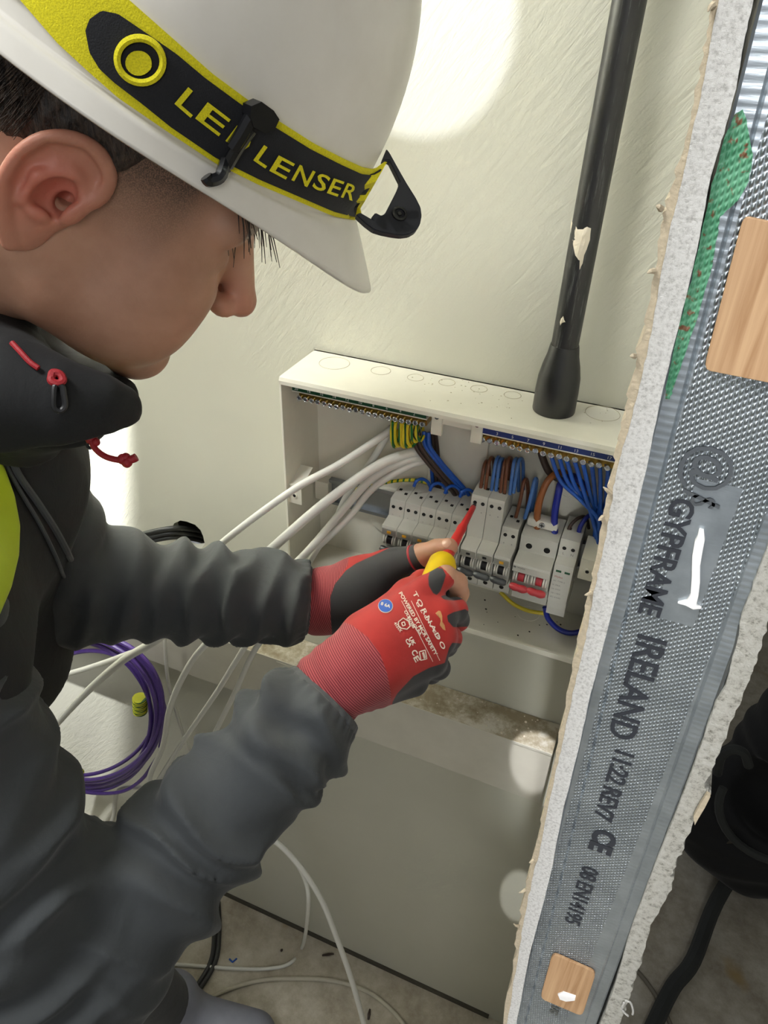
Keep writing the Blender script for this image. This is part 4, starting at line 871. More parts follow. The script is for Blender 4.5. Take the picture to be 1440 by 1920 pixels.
# rubble on the floor
def lump(name, px, py, s, mat, label, cat, z=0.0):
    c = PZ(px, py, z); f_ = lambda P: ell(P, c+np.array([0, 0, s*0.5]), (s, s*0.8, s*0.6))+0.25*s*np.sin(P[:, 0]*3/s)*np.sin(P[:, 1]*2.6/s+1)*np.sin(P[:, 2]*3.3/s)
    v, F = nets(f_, c-np.array([s*1.6]*3), c+np.array([s*1.6, s*1.6, s*1.9]), s/8); o = npmesh(name, v, F, mat); tag(o, label, cat); return o
lump('plaster_lump', 142, 1552, 0.022, M['filler'], 'lump of dried white plaster at the foot of the left corner', 'plaster')
lump('rubble_piece', 158, 1580, 0.022, M['bag_tag'], 'dark lump of rubble beside the white plaster lump', 'rubble')
deb = [((615, 1790), (22, 3)), ((692, 1902), (3, 20)), ((528, 1782), (3, 4)), ((770, 1831), (5, 3))]
for k, (c, d) in enumerate(deb):
    a_ = PZ(c[0]-d[0]/2, c[1]+d[1]/2, 0.003); b_ = PZ(c[0]+d[0]/2, c[1]-d[1]/2, 0.003)
    lab = ['dark wood splinter lying flat on the floor near the wall', 'dark wood splinter at the bottom edge between two cables', 'tiny dark crumb on the floor above the floor cable', 'tiny dark crumb in the gap under the wall'][k]
    tag(MB().tube([a_, (a_+b_)/2+np.array([0, 0, 0.001]), b_], [0.002, 0.003, 0.0015], 6).build('splinter', M['dark_wire']), lab, 'debris', 'splinters on the floor')
tag(MB().tube([PZ(430, 1798, 0.003), PZ(436, 1804, 0.003), PZ(444, 1797, 0.003)], 0.002, 6).build('wire_offcut', M['blue_wire'], smooth=True), 'small bent blue wire offcut on the floor', 'offcut')
# backpack in the dark room
def bagf(P):
    c = PZ(1330, 1760, 0.0); c = np.array([0.47, 0.62, 0.0])
    d = ell(P, c+np.array([0.10, 0.0, 0.33]), (0.22, 0.17, 0.33)); d = smin(d, ell(P, c+np.array([-0.02, -0.06, 0.16]), (0.20, 0.15, 0.16)), 0.05); d = smin(d, ell(P, c+np.array([0.12, 0.0, 0.60]), (0.13, 0.10, 0.12)), 0.05)
    # open front pocket
    d = smax(d, -ell(P, c+np.array([-0.03, -0.13, 0.33]), (0.10, 0.08, 0.09)), 0.015)
    d = d+0.006*np.sin(P[:, 0]*38+4*np.sin(P[:, 2]*17))*np.sin(P[:, 2]*41+P[:, 1]*20)
    return smax(d, -(P[:, 2]-0.004), 0.01)
v, F = nets(bagf, (0.2, 0.35, -0.01), (0.86, 0.85, 0.80), 0.010)
bgt = thing('backpack', 'black backpack standing on the dark floor behind the partition', 'backpack', (0.5, 0.6, 0.0)); pB = P_(bgt)
pB(npmesh('bag_body', v, F, M['bag']))
pk = np.array([0.44, 0.46, 0.33])
rg = [pk+np.array([0.115*math.cos(a_), 0.04*math.sin(a_)-0.0, 0.10*math.sin(a_)]) for a_ in np.linspace(math.pi*0.95, TP*1.02, 20)]
pB(MB().tube(rg, 0.009, 8).build('pocket_rim', M['bag_trim'], smooth=True))
pB(MB().tube(spline([np.array([0.46, 0.56, 0.10]), np.array([0.40, 0.42, 0.03]), PZ(1300, 1800, 0.02), PZ(1262, 1850, 0.012), PZ(1225, 1925, 0.012), PZ(1200, 1990, 0.012)], 5), 0.016, 8).build('shoulder_strap', M['bag_trim'], smooth=True))
hb = [PY(x, y, 0.50) for x, y in [(1345, 1450), (1352, 1420), (1372, 1405), (1395, 1412), (1404, 1436)]]
pB(MB().tube(spline(hb, 5), 0.010, 8).build('grab_handle', M['bag_trim'], smooth=True))
pB(MB().prism([(PY(x, y, 0.44)[0], PY(x, y, 0.44)[2]) for x, y in [(1358, 1580), (1372, 1572), (1388, 1588), (1378, 1604), (1370, 1618), (1350, 1612), (1345, 1600)]], 1, 0.435, 0.445, 0.002).build('luggage_tag', M['bag_tag']))
bt = PY(1318, 1672, 0.48)
tub = thing('plastic_tub', 'dark blue tub in the open pocket of the backpack', 'tub', bt); pt_ = P_(tub)
pt_(MB().lathe(bt-np.array([0, 0, 0.05]), (0.1, -0.5, 1), [(0, 0.035), (0.03, 0.045), (0.055, 0.048), (0.06, 0.044), (0.055, 0.040)], 28).build('tub_body', M['blue_tub'], smooth=True))
tag(MB().box((0.62, 0.42, 0.0), (0.72, 0.52, 0.08), 0.02).build('tool_pouch', M['bag'], smooth=True), 'small black pouch on the dark floor at the right edge', 'pouch')
# ================================================================= THE PERSON
# head frame: F forward, U up, S towards the person's right ear
HR = M3 @ np.array([[0.783, 0.607, 0.140], [0.386, -0.649, 0.656], [0.488, -0.459, -0.742]])
HR = np.linalg.svd(HR)[0] @ np.linalg.svd(HR)[2]
HC = CAM + M3 @ np.array([-0.172, -0.209, 0.437])
def H(p): return HC + HR @ np.asarray(p, float)
def toH(P): return (P-HC) @ HR
man = thing('person', 'person in dark grey jacket and red gloves leaning over with a screwdriver', 'person', (HC[0]-0.15, HC[1]-0.05, 0.0)); pM = P_(man)
def head_sd(P):
    Q = toH(P); A = Q.copy(); A[:, 2] = np.abs(A[:, 2])
    d = ell(A, (-0.018, 0.042, 0), (0.100, 0.088, 0.076))
    d = smin(d, ell(A, (0.034, -0.025, 0), (0.062, 0.078, 0.060)), 0.03)
    d = smin(d, cap(A, (-0.005, -0.040, 0.052), (0.010, -0.062, 0.046), 0.016, 0.017), 0.03)
    d = smin(d, cap(A, (0.010, -0.062, 0.044), (0.068, -0.094, 0.016), 0.019, 0.018), 0.022)
    d = smin(d, ell(A, (0.078, -0.098, 0), (0.018, 0.016, 0.020)), 0.02)
    d = smin(d, ell(A, (0.058, -0.026, 0.041), (0.034, 0.032, 0.026)), 0.02)       # cheek
    d = smin(d, ell(A, (0.052, -0.058, 0.036), (0.038, 0.034, 0.028)), 0.02)
    d = smin(d, cap(A, (0.086, 0.022, 0.008), (0.078, 0.024, 0.040), 0.012, 0.011), 0.015)
    d = smin(d, ell(A, (0.076, -0.062, 0), (0.018, 0.020, 0.026)), 0.015)           # muzzle
    d = smax(d, -ell(A, (0.102, 0.002, 0.034), (0.016, 0.013, 0.017)), 0.012)       # eye socket
    d = smin(d, ell(A, (0.0755, 0.001, 0.033), (0.0135, 0.0115, 0.0145)), 0.003)    # lid
    n = cap(A, (0.092, 0.012, 0), (0.113, -0.026, 0), 0.0080, 0.0110)
    n = smin(n, ell(A, (0.116, -0.030, 0), (0.0105, 0.0095, 0.0105)), 0.006)
    n = smin(n, ell(A, (0.105, -0.034, 0.0115), (0.0095, 0.0078, 0.0068)), 0.005)
    d = smin(d, n, 0.008)
    d = smax(d, -ell(A, (0.108, -0.0425, 0.0075), (0.005, 0.0045, 0.0035)), 0.002)
    d = smin(d, ell(A, (0.0900, -0.0585, 0), (0.0085, 0.0050, 0.022)), 0.004)
    d = smin(d, ell(A, (0.0885, -0.0685, 0), (0.0085, 0.0060, 0.019)), 0.004)
    d = smin(d, cap(A, (-0.030, -0.035, 0), (-0.085, -0.170, 0), 0.058, 0.062), 0.03)
    d = smin(d, cap(A, (-0.035, -0.020, 0.046), (-0.070, -0.150, 0.035), 0.020, 0.022), 0.03)
    d = smax(d, -cap(Q, (-0.0035, -0.001, 0.092), (-0.0035, -0.001, 0.040), 0.0056, 0.0056), 0.002)   # ear canal
    return d
corners = np.array([H((a, b, c)) for a in (-0.13, 0.14) for b in (-0.19, 0.14) for c in (-0.1, 0.1)])
hv, hF = nets(head_sd, corners.min(0), corners.max(0), 0.0024)
# right ear, modelled finely: helix rim, antihelix, concha, tragus and lobe
def ear_sd(P):
    Q = toH(P); E0 = np.array([-0.010, 0.0, 0.0790]); q = Q-E0
    # ear plane tilts back and stands off the head
    th = math.radians(-12); ca_, sa_ = math.cos(th), math.sin(th)
    x = q[:, 0]*ca_+q[:, 1]*sa_; y = -q[:, 0]*sa_+q[:, 1]*ca_; z = q[:, 2]+0.42*(x+0.004)
    A = np.stack([x, y, z], 1)
    d = ell(A, (-0.001, 0.008, 0.0), (0.0195, 0.0270, 0.0062))
    d = smin(d, ell(A, (0.003, -0.023, 0.0), (0.0095, 0.0160, 0.0052)), 0.008)
    # helix rim
    pts = [(0.0135, 0.004), (0.0175, 0.015), (0.0140, 0.027), (0.0040, 0.0335), (-0.0080, 0.0320), (-0.0170, 0.0235), (-0.0205, 0.0110), (-0.0195, -0.0030), (-0.0150, -0.0150), (-0.0085, -0.0255), (0.0, -0.0350)]
    hx = np.full(len(A), 9.0)
    pts = [tuple(q_[:2]) for q_ in spline([(a_, b_, 0) for a_, b_ in pts], 3)]
    for a_, b_ in zip(pts[:-1], pts[1:]): hx = np.minimum(hx, cap(A, (a_[0], a_[1], 0.0045), (b_[0], b_[1], 0.0045), 0.0040, 0.0040))
    d = smin(d, hx, 0.004)
    sc_ = np.full(len(A), 9.0)
    sp = [(0.008, 0.022), (-0.002, 0.0265), (-0.0115, 0.0215), (-0.0145, 0.010), (-0.0130, -0.002)]
    for a_, b_ in zip(sp[:-1], sp[1:]): sc_ = np.minimum(sc_, cap(A, (a_[0], a_[1], 0.0075), (b_[0], b_[1], 0.0075), 0.0042, 0.0042))
    d = smax(d, -sc_, 0.003)
    d = smin(d, cap(A, (0.002, 0.0165, 0.004), (-0.0085, 0.006, 0.0048), 0.0035, 0.0035), 0.004)
    d = smin(d, cap(A, (-0.0085, 0.006, 0.0048), (-0.0075, -0.009, 0.0045), 0.0035, 0.0032), 0.004)
    d = smin(d, ell(A, (0.009, 0.004, -0.008), (0.010, 0.024, 0.012)), 0.006)   # root joining the skull
    d = smax(d, -ell(A, (0.002, 0.000, 0.0060), (0.0092, 0.0135, 0.0105)), 0.004)
    d = smax(d, -ell(A, (0.0070, -0.002, -0.002), (0.0048, 0.0062, 0.014)), 0.002)
    d = smin(d, ell(A, (0.0130, -0.002, 0.0050), (0.0042, 0.0065, 0.0040)), 0.004)
    d = smin(d, ell(A, (0.001, -0.0115, 0.0050), (0.0050, 0.0035, 0.0035)), 0.004)
    return d
cs = np.array([H((a, b, c)) for a in (-0.045, 0.028) for b in (-0.046, 0.046) for c in (0.058, 0.105)])
ev, eF = nets(ear_sd, cs.min(0), cs.max(0), 0.0010)

# joints (photo column, row, distance from the lens)
shR, elR, wrR = PD(-235, 1270, 0.47), PD(100, 1850, 0.545), PD(614, 1304, 0.640)
shL, elL, wrL = PD(-20, 900, 0.67), PD(130, 1095, 0.745), PD(612, 1128, 0.785)
chest, belly, hip = PD(-135, 905, 0.635), PD(-150, 1190, 0.72), PD(-230, 1480, 0.86)
# ---- hands ------------------------------------------------------
def K(px, py, w): return PD(px, py, w)
def chain(P, pts, k=0.004):
    d = None
    for (a_, ra), (b_, rb) in zip(pts[:-1], pts[1:]):
        c = cap(P, a_, b_, ra, rb); d = c if d is None else smin(d, c, k)
    return d
tipP = np.array([-0.1502, -0.0625, 1.2495])                   # where the blade enters the breaker
gripP = K(822, 1072, 0.690); hax = tipP-gripP; hL = np.linalg.norm(hax); hax /= hL
# right hand (near): palm block between wrist and knuckles
R_w = wrR; kn = [K(806, 1098, 0.655), K(832, 1146, 0.642), K(830, 1192, 0.640), K(818, 1240, 0.648)]
pc = K(735, 1205, 0.655)
def palmR(P):
    d = cap(P, K(625, 1285, 0.640), K(700, 1225, 0.638), 0.031, 0.034)
    d = smin(d, cap(P, K(700, 1205, 0.646), K(795, 1110, 0.662), 0.024, 0.0135), 0.018)
    d = smin(d, cap(P, K(705, 1222, 0.640), K(822, 1152, 0.652), 0.024, 0.0150), 0.018)
    d = smin(d, cap(P, K(710, 1245, 0.642), K(822, 1198, 0.651), 0.024, 0.0145), 0.018)
    d = smin(d, cap(P, K(712, 1262, 0.652), K(808, 1240, 0.660), 0.022, 0.0130), 0.018)
    d = smin(d, cap(P, K(690, 1290, 0.662), K(775, 1278, 0.674), 0.019, 0.0140), 0.016)   # heel of the hand
    d = smin(d, cap(P, K(690, 1190, 0.660), K(765, 1115, 0.682), 0.020, 0.0140), 0.014)   # base of the thumb
    return d
def fingersR(P):
    i = chain(P, [(K(802, 1104, 0.660), 0.0125), (K(834, 1082, 0.670), 0.0108)])
    m = chain(P, [(K(828, 1150, 0.652), 0.0125), (K(853, 1144, 0.668), 0.0112), (K(858, 1162, 0.688), 0.0105), (K(838, 1168, 0.704), 0.0100)])
    r_ = chain(P, [(K(828, 1195, 0.652), 0.0120), (K(842, 1196, 0.668), 0.0112), (K(836, 1210, 0.690), 0.0104), (K(815, 1205, 0.702), 0.0098)])
    l_ = chain(P, [(K(812, 1240, 0.660), 0.0112), (K(822, 1252, 0.676), 0.0104), (K(808, 1262, 0.692), 0.0096), (K(788, 1250, 0.700), 0.0090)])
    t_ = chain(P, [(K(765, 1115, 0.684), 0.0135), (K(792, 1092, 0.700), 0.0118), (K(812, 1086, 0.712), 0.0108)])
    d = np.minimum(np.minimum(i, m), np.minimum(r_, l_)); return d, t_, i
def gloveR_sd(P):
    d = palmR(P); f_, t_, i = fingersR(P); d = smin(d, f_, 0.005); d = smin(d, t_, 0.008)
    wr = cap(P, K(570, 1325, 0.640), K(640, 1270, 0.638), 0.031, 0.0315); d = smin(d, wr, 0.012)
    # end at the cuff edge and at the cut index finger
    ax = K(640, 1268, 0.638)-K(560, 1330, 0.640); ax /= np.linalg.norm(ax); s_ = (P-K(582, 1312, 0.64)) @ ax
    wr_ = np.clip((0.055-s_)/0.055, 0, 1)
    d = d-0.0012*wr_*np.sin(s_*TP/0.0125+2.0*np.sin((P @ np.array([60., 20., 45.]))))
    d = smax(d, -(s_+0.002), 0.003)
    return d
def skinR_sd(P):
    i = chain(P, [(K(800, 1106, 0.660), 0.0102), (K(836, 1080, 0.670), 0.0096), (K(857, 1092, 0.682), 0.0093), (K(862, 1112, 0.690), 0.0086), (K(857, 1132, 0.698), 0.0076)], 0.003)
    w_ = cap(P, R_w, K(760, 1180, 0.65), 0.022, 0.018)
    m_ = chain(P, [(K(822, 1155, 0.655), 0.0085), (K(848, 1148, 0.668), 0.0080)])
    r_ = chain(P, [(K(822, 1195, 0.655), 0.0080), (K(836, 1198, 0.668), 0.0076)])
    return np.minimum(np.minimum(i, w_), np.minimum(m_, r_))
def box_of(pts, pad):
    p = np.array(pts); return p.min(0)-pad, p.max(0)+pad
lo, hi = box_of([K(560, 1330, 0.64), K(870, 1080, 0.70), K(820, 1290, 0.70), K(700, 1150, 0.62)], 0.045)
gRv, gRF = nets(gloveR_sd, lo, hi, 0.0016)
x, y, w_ = PIX(gRv)
ax = K(640, 1268, 0.638)-K(560, 1330, 0.640); ax /= np.linalg.norm(ax)
# knitted cuff: below a curve running from (640,1165) to (735,1312)
cuffP = [(480, 1180), (590, 1190), (636, 1163), (660, 1172), (690, 1195), (712, 1225), (726, 1262), (733, 1300), (732, 1330), (640, 1400), (480, 1400)]
cuffA = -poly_sd(gRv, cuffP)
coatP1 = [(736, 1316), (745, 1300), (775, 1268), (805, 1252), (834, 1243), (842, 1215), (848, 1205), (900, 1210), (900, 1360), (730, 1360)]
coatP2 = [(806, 1070), (816, 1064), (830, 1066), (836, 1078), (832, 1092), (826, 1108), (819, 1116), (812, 1112), (804, 1098), (803, 1084)]
coatP3 = [(826, 1118), (840, 1114), (862, 1118), (868, 1124), (850, 1126), (832, 1124)]
coatP4 = [(838, 1154), (850, 1148), (872, 1142), (885, 1150), (880, 1175), (850, 1176), (840, 1165)]
coat = np.max([-poly_sd(gRv, q) for q in (coatP1, coatP2, coatP3, coatP4)], axis=0)
# palm side (facing away from the back of the hand) is coated all over
nb = M3 @ np.array([0.25, -0.45, -0.86]); nb /= np.linalg.norm(nb)
back = (gRv-pc) @ nb
coat = np.maximum(coat, np.where(cuffA < 0, -(back+0.030), -1))
pM(npmesh('glove', gRv, gRF, M['glove'], attrs={'coat': coat, 'cuff': cuffA, 'along': gRv @ ax}))['label'] = 'right glove, red knitted back with cream printing'
lo, hi = box_of([K(600, 1300, 0.64), K(870, 1080, 0.70), K(860, 1140, 0.71)], 0.03)
sRv, sRF = nets(skinR_sd, lo, hi, 0.0013)
# left hand (far): thumb on the shaft, palm coating facing us
def gloveL_sd(P):
    d = cap(P, K(570, 1134, 0.785), K(612, 1126, 0.782), 0.031, 0.032)
    d = smin(d, cap(P, K(612, 1126, 0.782), K(690, 1112, 0.765), 0.031, 0.031), 0.02)
    d = smin(d, cap(P, K(668, 1092, 0.765), K(738, 1062, 0.748), 0.025, 0.0170), 0.016)
    d = smin(d, chain(P, [(K(728, 1066, 0.748), 0.0175), (K(782, 1046, 0.736), 0.0138)]), 0.012)
    d = smin(d, cap(P, K(690, 1110, 0.770), K(770, 1110, 0.765), 0.030, 0.022), 0.02)
    for (ya, yb, w0) in ((1080, 1086, 0.760), (1104, 1112, 0.766), (1126, 1134, 0.772)):
        d = smin(d, chain(P, [(K(760, ya, w0+0.012), 0.0125), (K(815, yb-8, w0+0.010), 0.0112), (K(845, yb-4, w0-0.012), 0.0100), (K(838, yb-2, w0-0.035), 0.0096)]), 0.006)
    ax2 = K(640, 1122, 0.775)-K(570, 1134, 0.785); ax2 = ax2/np.linalg.norm(ax2); s_ = (P-K(575, 1133, 0.785)) @ ax2
    return smax(d, -s_, 0.003)
ax2 = K(640, 1122, 0.775)-K(570, 1134, 0.785); ax2 = ax2/np.linalg.norm(ax2)
lo, hi = box_of([K(565, 1134, 0.79), K(850, 1020, 0.73), K(850, 1140, 0.77), K(700, 1100, 0.76)], 0.05)
gLv, gLF = nets(gloveL_sd, lo, hi, 0.0018)
cufL = -poly_sd(gLv, [(500, 1000), (660, 1000), (652, 1060), (628, 1095), (618, 1120), (620, 1150), (626, 1185), (630, 1240), (500, 1240)])
ctL = -poly_sd(gLv, [(628, 1095), (648, 1070), (668, 1056), (712, 1036), (780, 1000), (830, 1010), (880, 1080), (880, 1240), (628, 1240), (620, 1160), (619, 1120)])
pM(npmesh('glove', gLv, gLF, M['glove'], attrs={'coat': ctL, 'cuff': cufL, 'along': gLv @ ax2}))['label'] = 'left glove, black coated palm side with red cuff'
def skinL_sd(P):
    d = chain(P, [(K(750, 1056, 0.742), 0.0115), (K(790, 1042, 0.734), 0.0118), (K(820, 1032, 0.724), 0.0108), (K(841, 1026, 0.716), 0.0092)], 0.004)
    # nail bed
    return np.minimum(d, cap(P, wrL, K(700, 1110, 0.77), 0.022, 0.02))
lo, hi = box_of([K(600, 1130, 0.79), K(850, 1020, 0.71), K(700, 1110, 0.77)], 0.03)
sLv, sLF = nets(skinL_sd, lo, hi, 0.0014)
# torso and arms under the clothes, one coarse mesh joined into the body
def torso_in(P):
    d = cap(P, PD(-60, 690, 0.55), chest, 0.05, 0.09); d = smin(d, cap(P, chest, belly, 0.09, 0.09), 0.05); d = smin(d, cap(P, belly, hip, 0.09, 0.09), 0.05)
    for a_, b_, ra, rb in ((shR, elR, 0.040, 0.034), (elR, wrR, 0.034, 0.024), (shL, elL, 0.040, 0.034), (elL, wrL, 0.034, 0.024), (chest, shR, 0.06, 0.045), (chest, shL, 0.06, 0.045)):
        d = smin(d, cap(P, a_, b_, ra, rb), 0.02)
    return d
lo, hi = box_of([chest, belly, hip, shR, elR, wrR, shL, elL, wrL, PD(-60, 690, 0.55)], 0.12)
tv, tF = nets(torso_in, lo, hi, 0.008)
parts = [(hv, hF), (ev, eF), (sRv, sRF), (sLv, sLF), (tv, tF)]
V = np.concatenate([p_[0] for p_ in parts]); off = np.cumsum([0]+[len(p_[0]) for p_ in parts[:-1]]); FF = np.concatenate([p_[1]+o_ for p_, o_ in zip(parts, off)])
Q = toH(V); flush = np.zeros(len(V)); stub = np.zeros(len(V))
flush[len(hv):len(hv)+len(ev)] = 0.22
eq = toH(ev); concha = np.exp(-(((eq[:, 0]+0.012)/0.016)**2+((eq[:, 1]-0.004)/0.018)**2)); flush[len(hv):len(hv)+len(ev)] += 0.6*concha
flush += 0.35*np.exp(-(((Q[:, 0]-0.112)/0.016)**2+((Q[:, 1]+0.03)/0.015)**2+(Q[:, 2]/0.02)**2))
hn = len(hv); q = Q[:hn]
# sideburn / temple stubble in front of and behind the ear
sb = np.clip((q[:, 1]+0.012-0.9*np.clip(q[:, 0]-0.045, 0, 1))/0.045, 0, 1)*np.clip((0.070-q[:, 0])/0.02, 0, 1)*np.clip((q[:, 0]+0.002)/0.012, 0, 1)
bk = np.clip((q[:, 1]-0.018)/0.02, 0, 1)*np.clip((-q[:, 0]-0.012)/0.02, 0, 1)
brow = np.exp(-(((q[:, 1]-0.026)/0.0055)**2))*np.clip((q[:, 0]-0.066)/0.01, 0, 1)*np.clip((0.052-np.abs(q[:, 2]))/0.008, 0, 1)*np.clip((np.abs(q[:, 2])-0.010)/0.006, 0, 1)
jaw = 0.10*np.clip((-q[:, 1]-0.055)/0.03, 0, 1)*np.clip((q[:, 0]-0.0)/0.03, 0, 1)
stub[:hn] = np.clip(np.maximum.reduce([0.92*sb, bk, 0.9*brow, jaw]), 0, 1)
body = pM(npmesh('body', V, FF, M['skin'], attrs={'flush': flush, 'stubble': stub}))
# finger nails
bvR = BVHTree.FromPolygons([tuple(v) for v in sRv], [tuple(int(i) for i in f) for f in sRF]); bvL = BVHTree.FromPolygons([tuple(v) for v in sLv], [tuple(int(i) for i in f) for f in sLF])
def patch(name, pts, bvh, mat, parent, off=0.0006, n=7, wdef=0.7, thick=0.0):
    """disc fan from the outline's centre, laid on the surface"""
    c = np.mean(pts, 0); rings = 6; V = []; ok = True
    def hp(px, py, o_):
        r_ = hit(bvh, px, py, o_)
        return r_[0] if r_ is not None else None
    c0 = hp(c[0], c[1], off)
    if c0 is None: return None
    V = [c0]; last = [c0]*len(pts)
    for k in range(1, rings+1):
        for j, (x_, y_) in enumerate(pts):
            u = k/rings; p_ = hp(c[0]+(x_-c[0])*u, c[1]+(y_-c[1])*u, off)
            if p_ is None: p_ = last[j]
            last[j] = p_; V.append(p_)
    m_ = len(pts); F = [(0, 1+j, 1+(j+1) % m_) for j in range(m_)]
    for k in range(rings-1):
        for j in range(m_): F.append((1+k*m_+j, 1+(k+1)*m_+j, 1+(k+1)*m_+(j+1) % m_, 1+k*m_+(j+1) % m_))
    o = parent(mkobj(name, V, F, mat, smooth=True))
    return o
nail = simple('finger_nail', (200, 158, 138), 0.3)
nl = patch('finger_nail', rounded([(829, 1014), (842, 1009), (847, 1018), (838, 1028), (830, 1024)], 0.3), bvL, nail, lambda o: o, 0.0004)
if nl: nl.parent = body
nl = patch('finger_nail', rounded([(858, 1116), (866, 1118), (866, 1134), (859, 1138)], 0.3), bvR, nail, lambda o: o, 0.0004)
if nl: nl.parent = body
# red hem where the glove's thumb is cut short
ha, hb = K(776, 1048, 0.7375), K(786, 1044, 0.7345); hd = (hb-ha)/np.linalg.norm(hb-ha)
pM(MB().lathe(ha, hd, [(0.0, 0.0136), (0.001, 0.0146), (0.0026, 0.0146), (0.0034, 0.0136)], 26, cap=False).build('thumb_hem', M['cord'], smooth=True))
# eye
eo = MB().lathe(H((0.0575, 0.001, 0.033)), HR @ np.array([1, 0, 0.2]), [(0.012*(1-math.cos(a_)), 0.0122*math.sin(a_)) for a_ in np.linspace(0.05, 3.1, 14)], 20).build('eye', M['eye'], smooth=True); eo.parent = body
# hair under the helmet and fringe
def hair_sd(P):
    q = toH(P); base = ell(q*np.array([1, 1, 1]), (-0.018, 0.042, 0), (0.103, 0.092, 0.080))
    d = smax(base, -(q[:, 1]-0.022-0.25*np.clip(q[:, 0], -1, 0.2)), 0.006)
    d = smax(d, q[:, 0]-0.022-0.6*np.clip(q[:, 1]-0.04, -0.02, 0.1), 0.008)
    fr = ell(q, (0.072, 0.052, 0), (0.026, 0.020, 0.050)); d = smin(d, fr, 0.012)
    n_ = 0.0016*np.sin(q[:, 2]*520+q[:, 0]*330+3*np.sin(q[:, 1]*60))*np.sin(q[:, 0]*260+q[:, 2]*110)
    return d+n_
cs = np.array([H((a, b, c)) for a in (-0.13, 0.11) for b in (0.0, 0.15) for c in (-0.09, 0.09)])
v_, F_ = nets(hair_sd, cs.min(0), cs.max(0), 0.0026)
hair = pM(npmesh('hair', v_, F_, M['hair'])); hair['label'] = 'short dark brown hair showing below the hard hat'
rh = random.Random(11); fb = MB()
for k in range(150):
    s_ = rh.uniform(-0.045, 0.055); f0 = 0.074+rh.uniform(-0.012, 0.018)-abs(s_)*0.25
    a_ = np.array([f0, 0.046+rh.uniform(-0.004, 0.006), s_]); L = rh.uniform(0.012, 0.034)
    d_ = np.array([0.75+rh.uniform(-0.2, 0.4), -0.65+rh.uniform(-0.5, 0.3), rh.uniform(-0.25, 0.35)])
    b_ = a_+d_*L*0.5; c_ = b_+(d_+np.array([0.1, -0.5, 0]))*L*0.45
    fb.tube([H(x_) for x_ in spline([a_, b_, c_], 3)], [0.0007, 0.0007, 0.0006, 0.0005, 0.0004, 0.0003, 0.0002], 4)
fo = pM(fb.build('hair_fringe', M['hair'], smooth=True)); fo['kind'] = 'stuff'
sb_ = MB()
for k in range(420):
    f_ = rh.uniform(-0.075, 0.0); u_ = rh.uniform(0.028, 0.05)-0.1*abs(min(0, f_+0.03)); s_ = 0.075
    q0 = np.array([f_, u_, 0.0]); rr_ = 1-((f_+0.018)/0.103)**2-((u_-0.042)/0.092)**2
    if rr_ <= 0.02: continue
    if f_ > -0.030: continue
    q0[2] = 0.080*math.sqrt(rr_)+0.0002; q1 = q0+np.array([-0.003+rh.uniform(-0.003, 0.002), -0.010-rh.uniform(0, 0.008), 0.0012])
    sb_.tube([H(q0), H((q0+q1)/2+np.array([0, 0, 0.0006])), H(q1)], [0.00028, 0.00026, 0.00012], 4)
so_ = pM(sb_.build('hair_strands', M['hair'], smooth=True)); so_['kind'] = 'stuff'

# ---- jacket ------------------------------------------------------
def frame_of(a_, b_):
    ax_ = b_-a_; L = np.linalg.norm(ax_); ax_ = ax_/L; u = np.cross(ax_, np.array([0, 0, 1.0])); u /= np.linalg.norm(u); return ax_, L, u, np.cross(ax_, u)
def pnoise(P, f, seed):
    r = np.random.RandomState(seed); o_ = np.zeros(len(P))
    for k in range(5):
        d = r.normal(size=3); d /= np.linalg.norm(d); o_ += np.sin((P @ d)*f*(0.7+0.7*r.rand())*TP+r.rand()*TP)
    return o_/3.0
def folds(P, a_, b_, amp, wl, seed, spiral=1.0):
    """soft ridges with narrow valleys, twisting round the limb"""
    ax_, L, u, v = frame_of(a_, b_); q = P-a_; s_ = q @ ax_; th = np.arctan2(q @ v, q @ u); sd = int(seed*10)
    w1 = pnoise(P, 7, sd); w2 = pnoise(P, 10, sd+1); m1 = np.clip(0.5+0.6*pnoise(P, 5, sd+2), 0, 1)
    n1 = 1.3*(1-np.sqrt(np.sin(0.5*(s_*TP/wl+spiral*np.sin(th+seed)*1.3+2.2*w1))**2+0.05))
    n2 = 1.3*(1-np.sqrt(np.sin(0.5*(s_*TP/(wl*0.6)-1.8*spiral*np.sin(th)+2.6*w2))**2+0.05))
    return amp*1.25*((n1-0.35)*m1+(n2-0.35)*0.7*(1-m1))
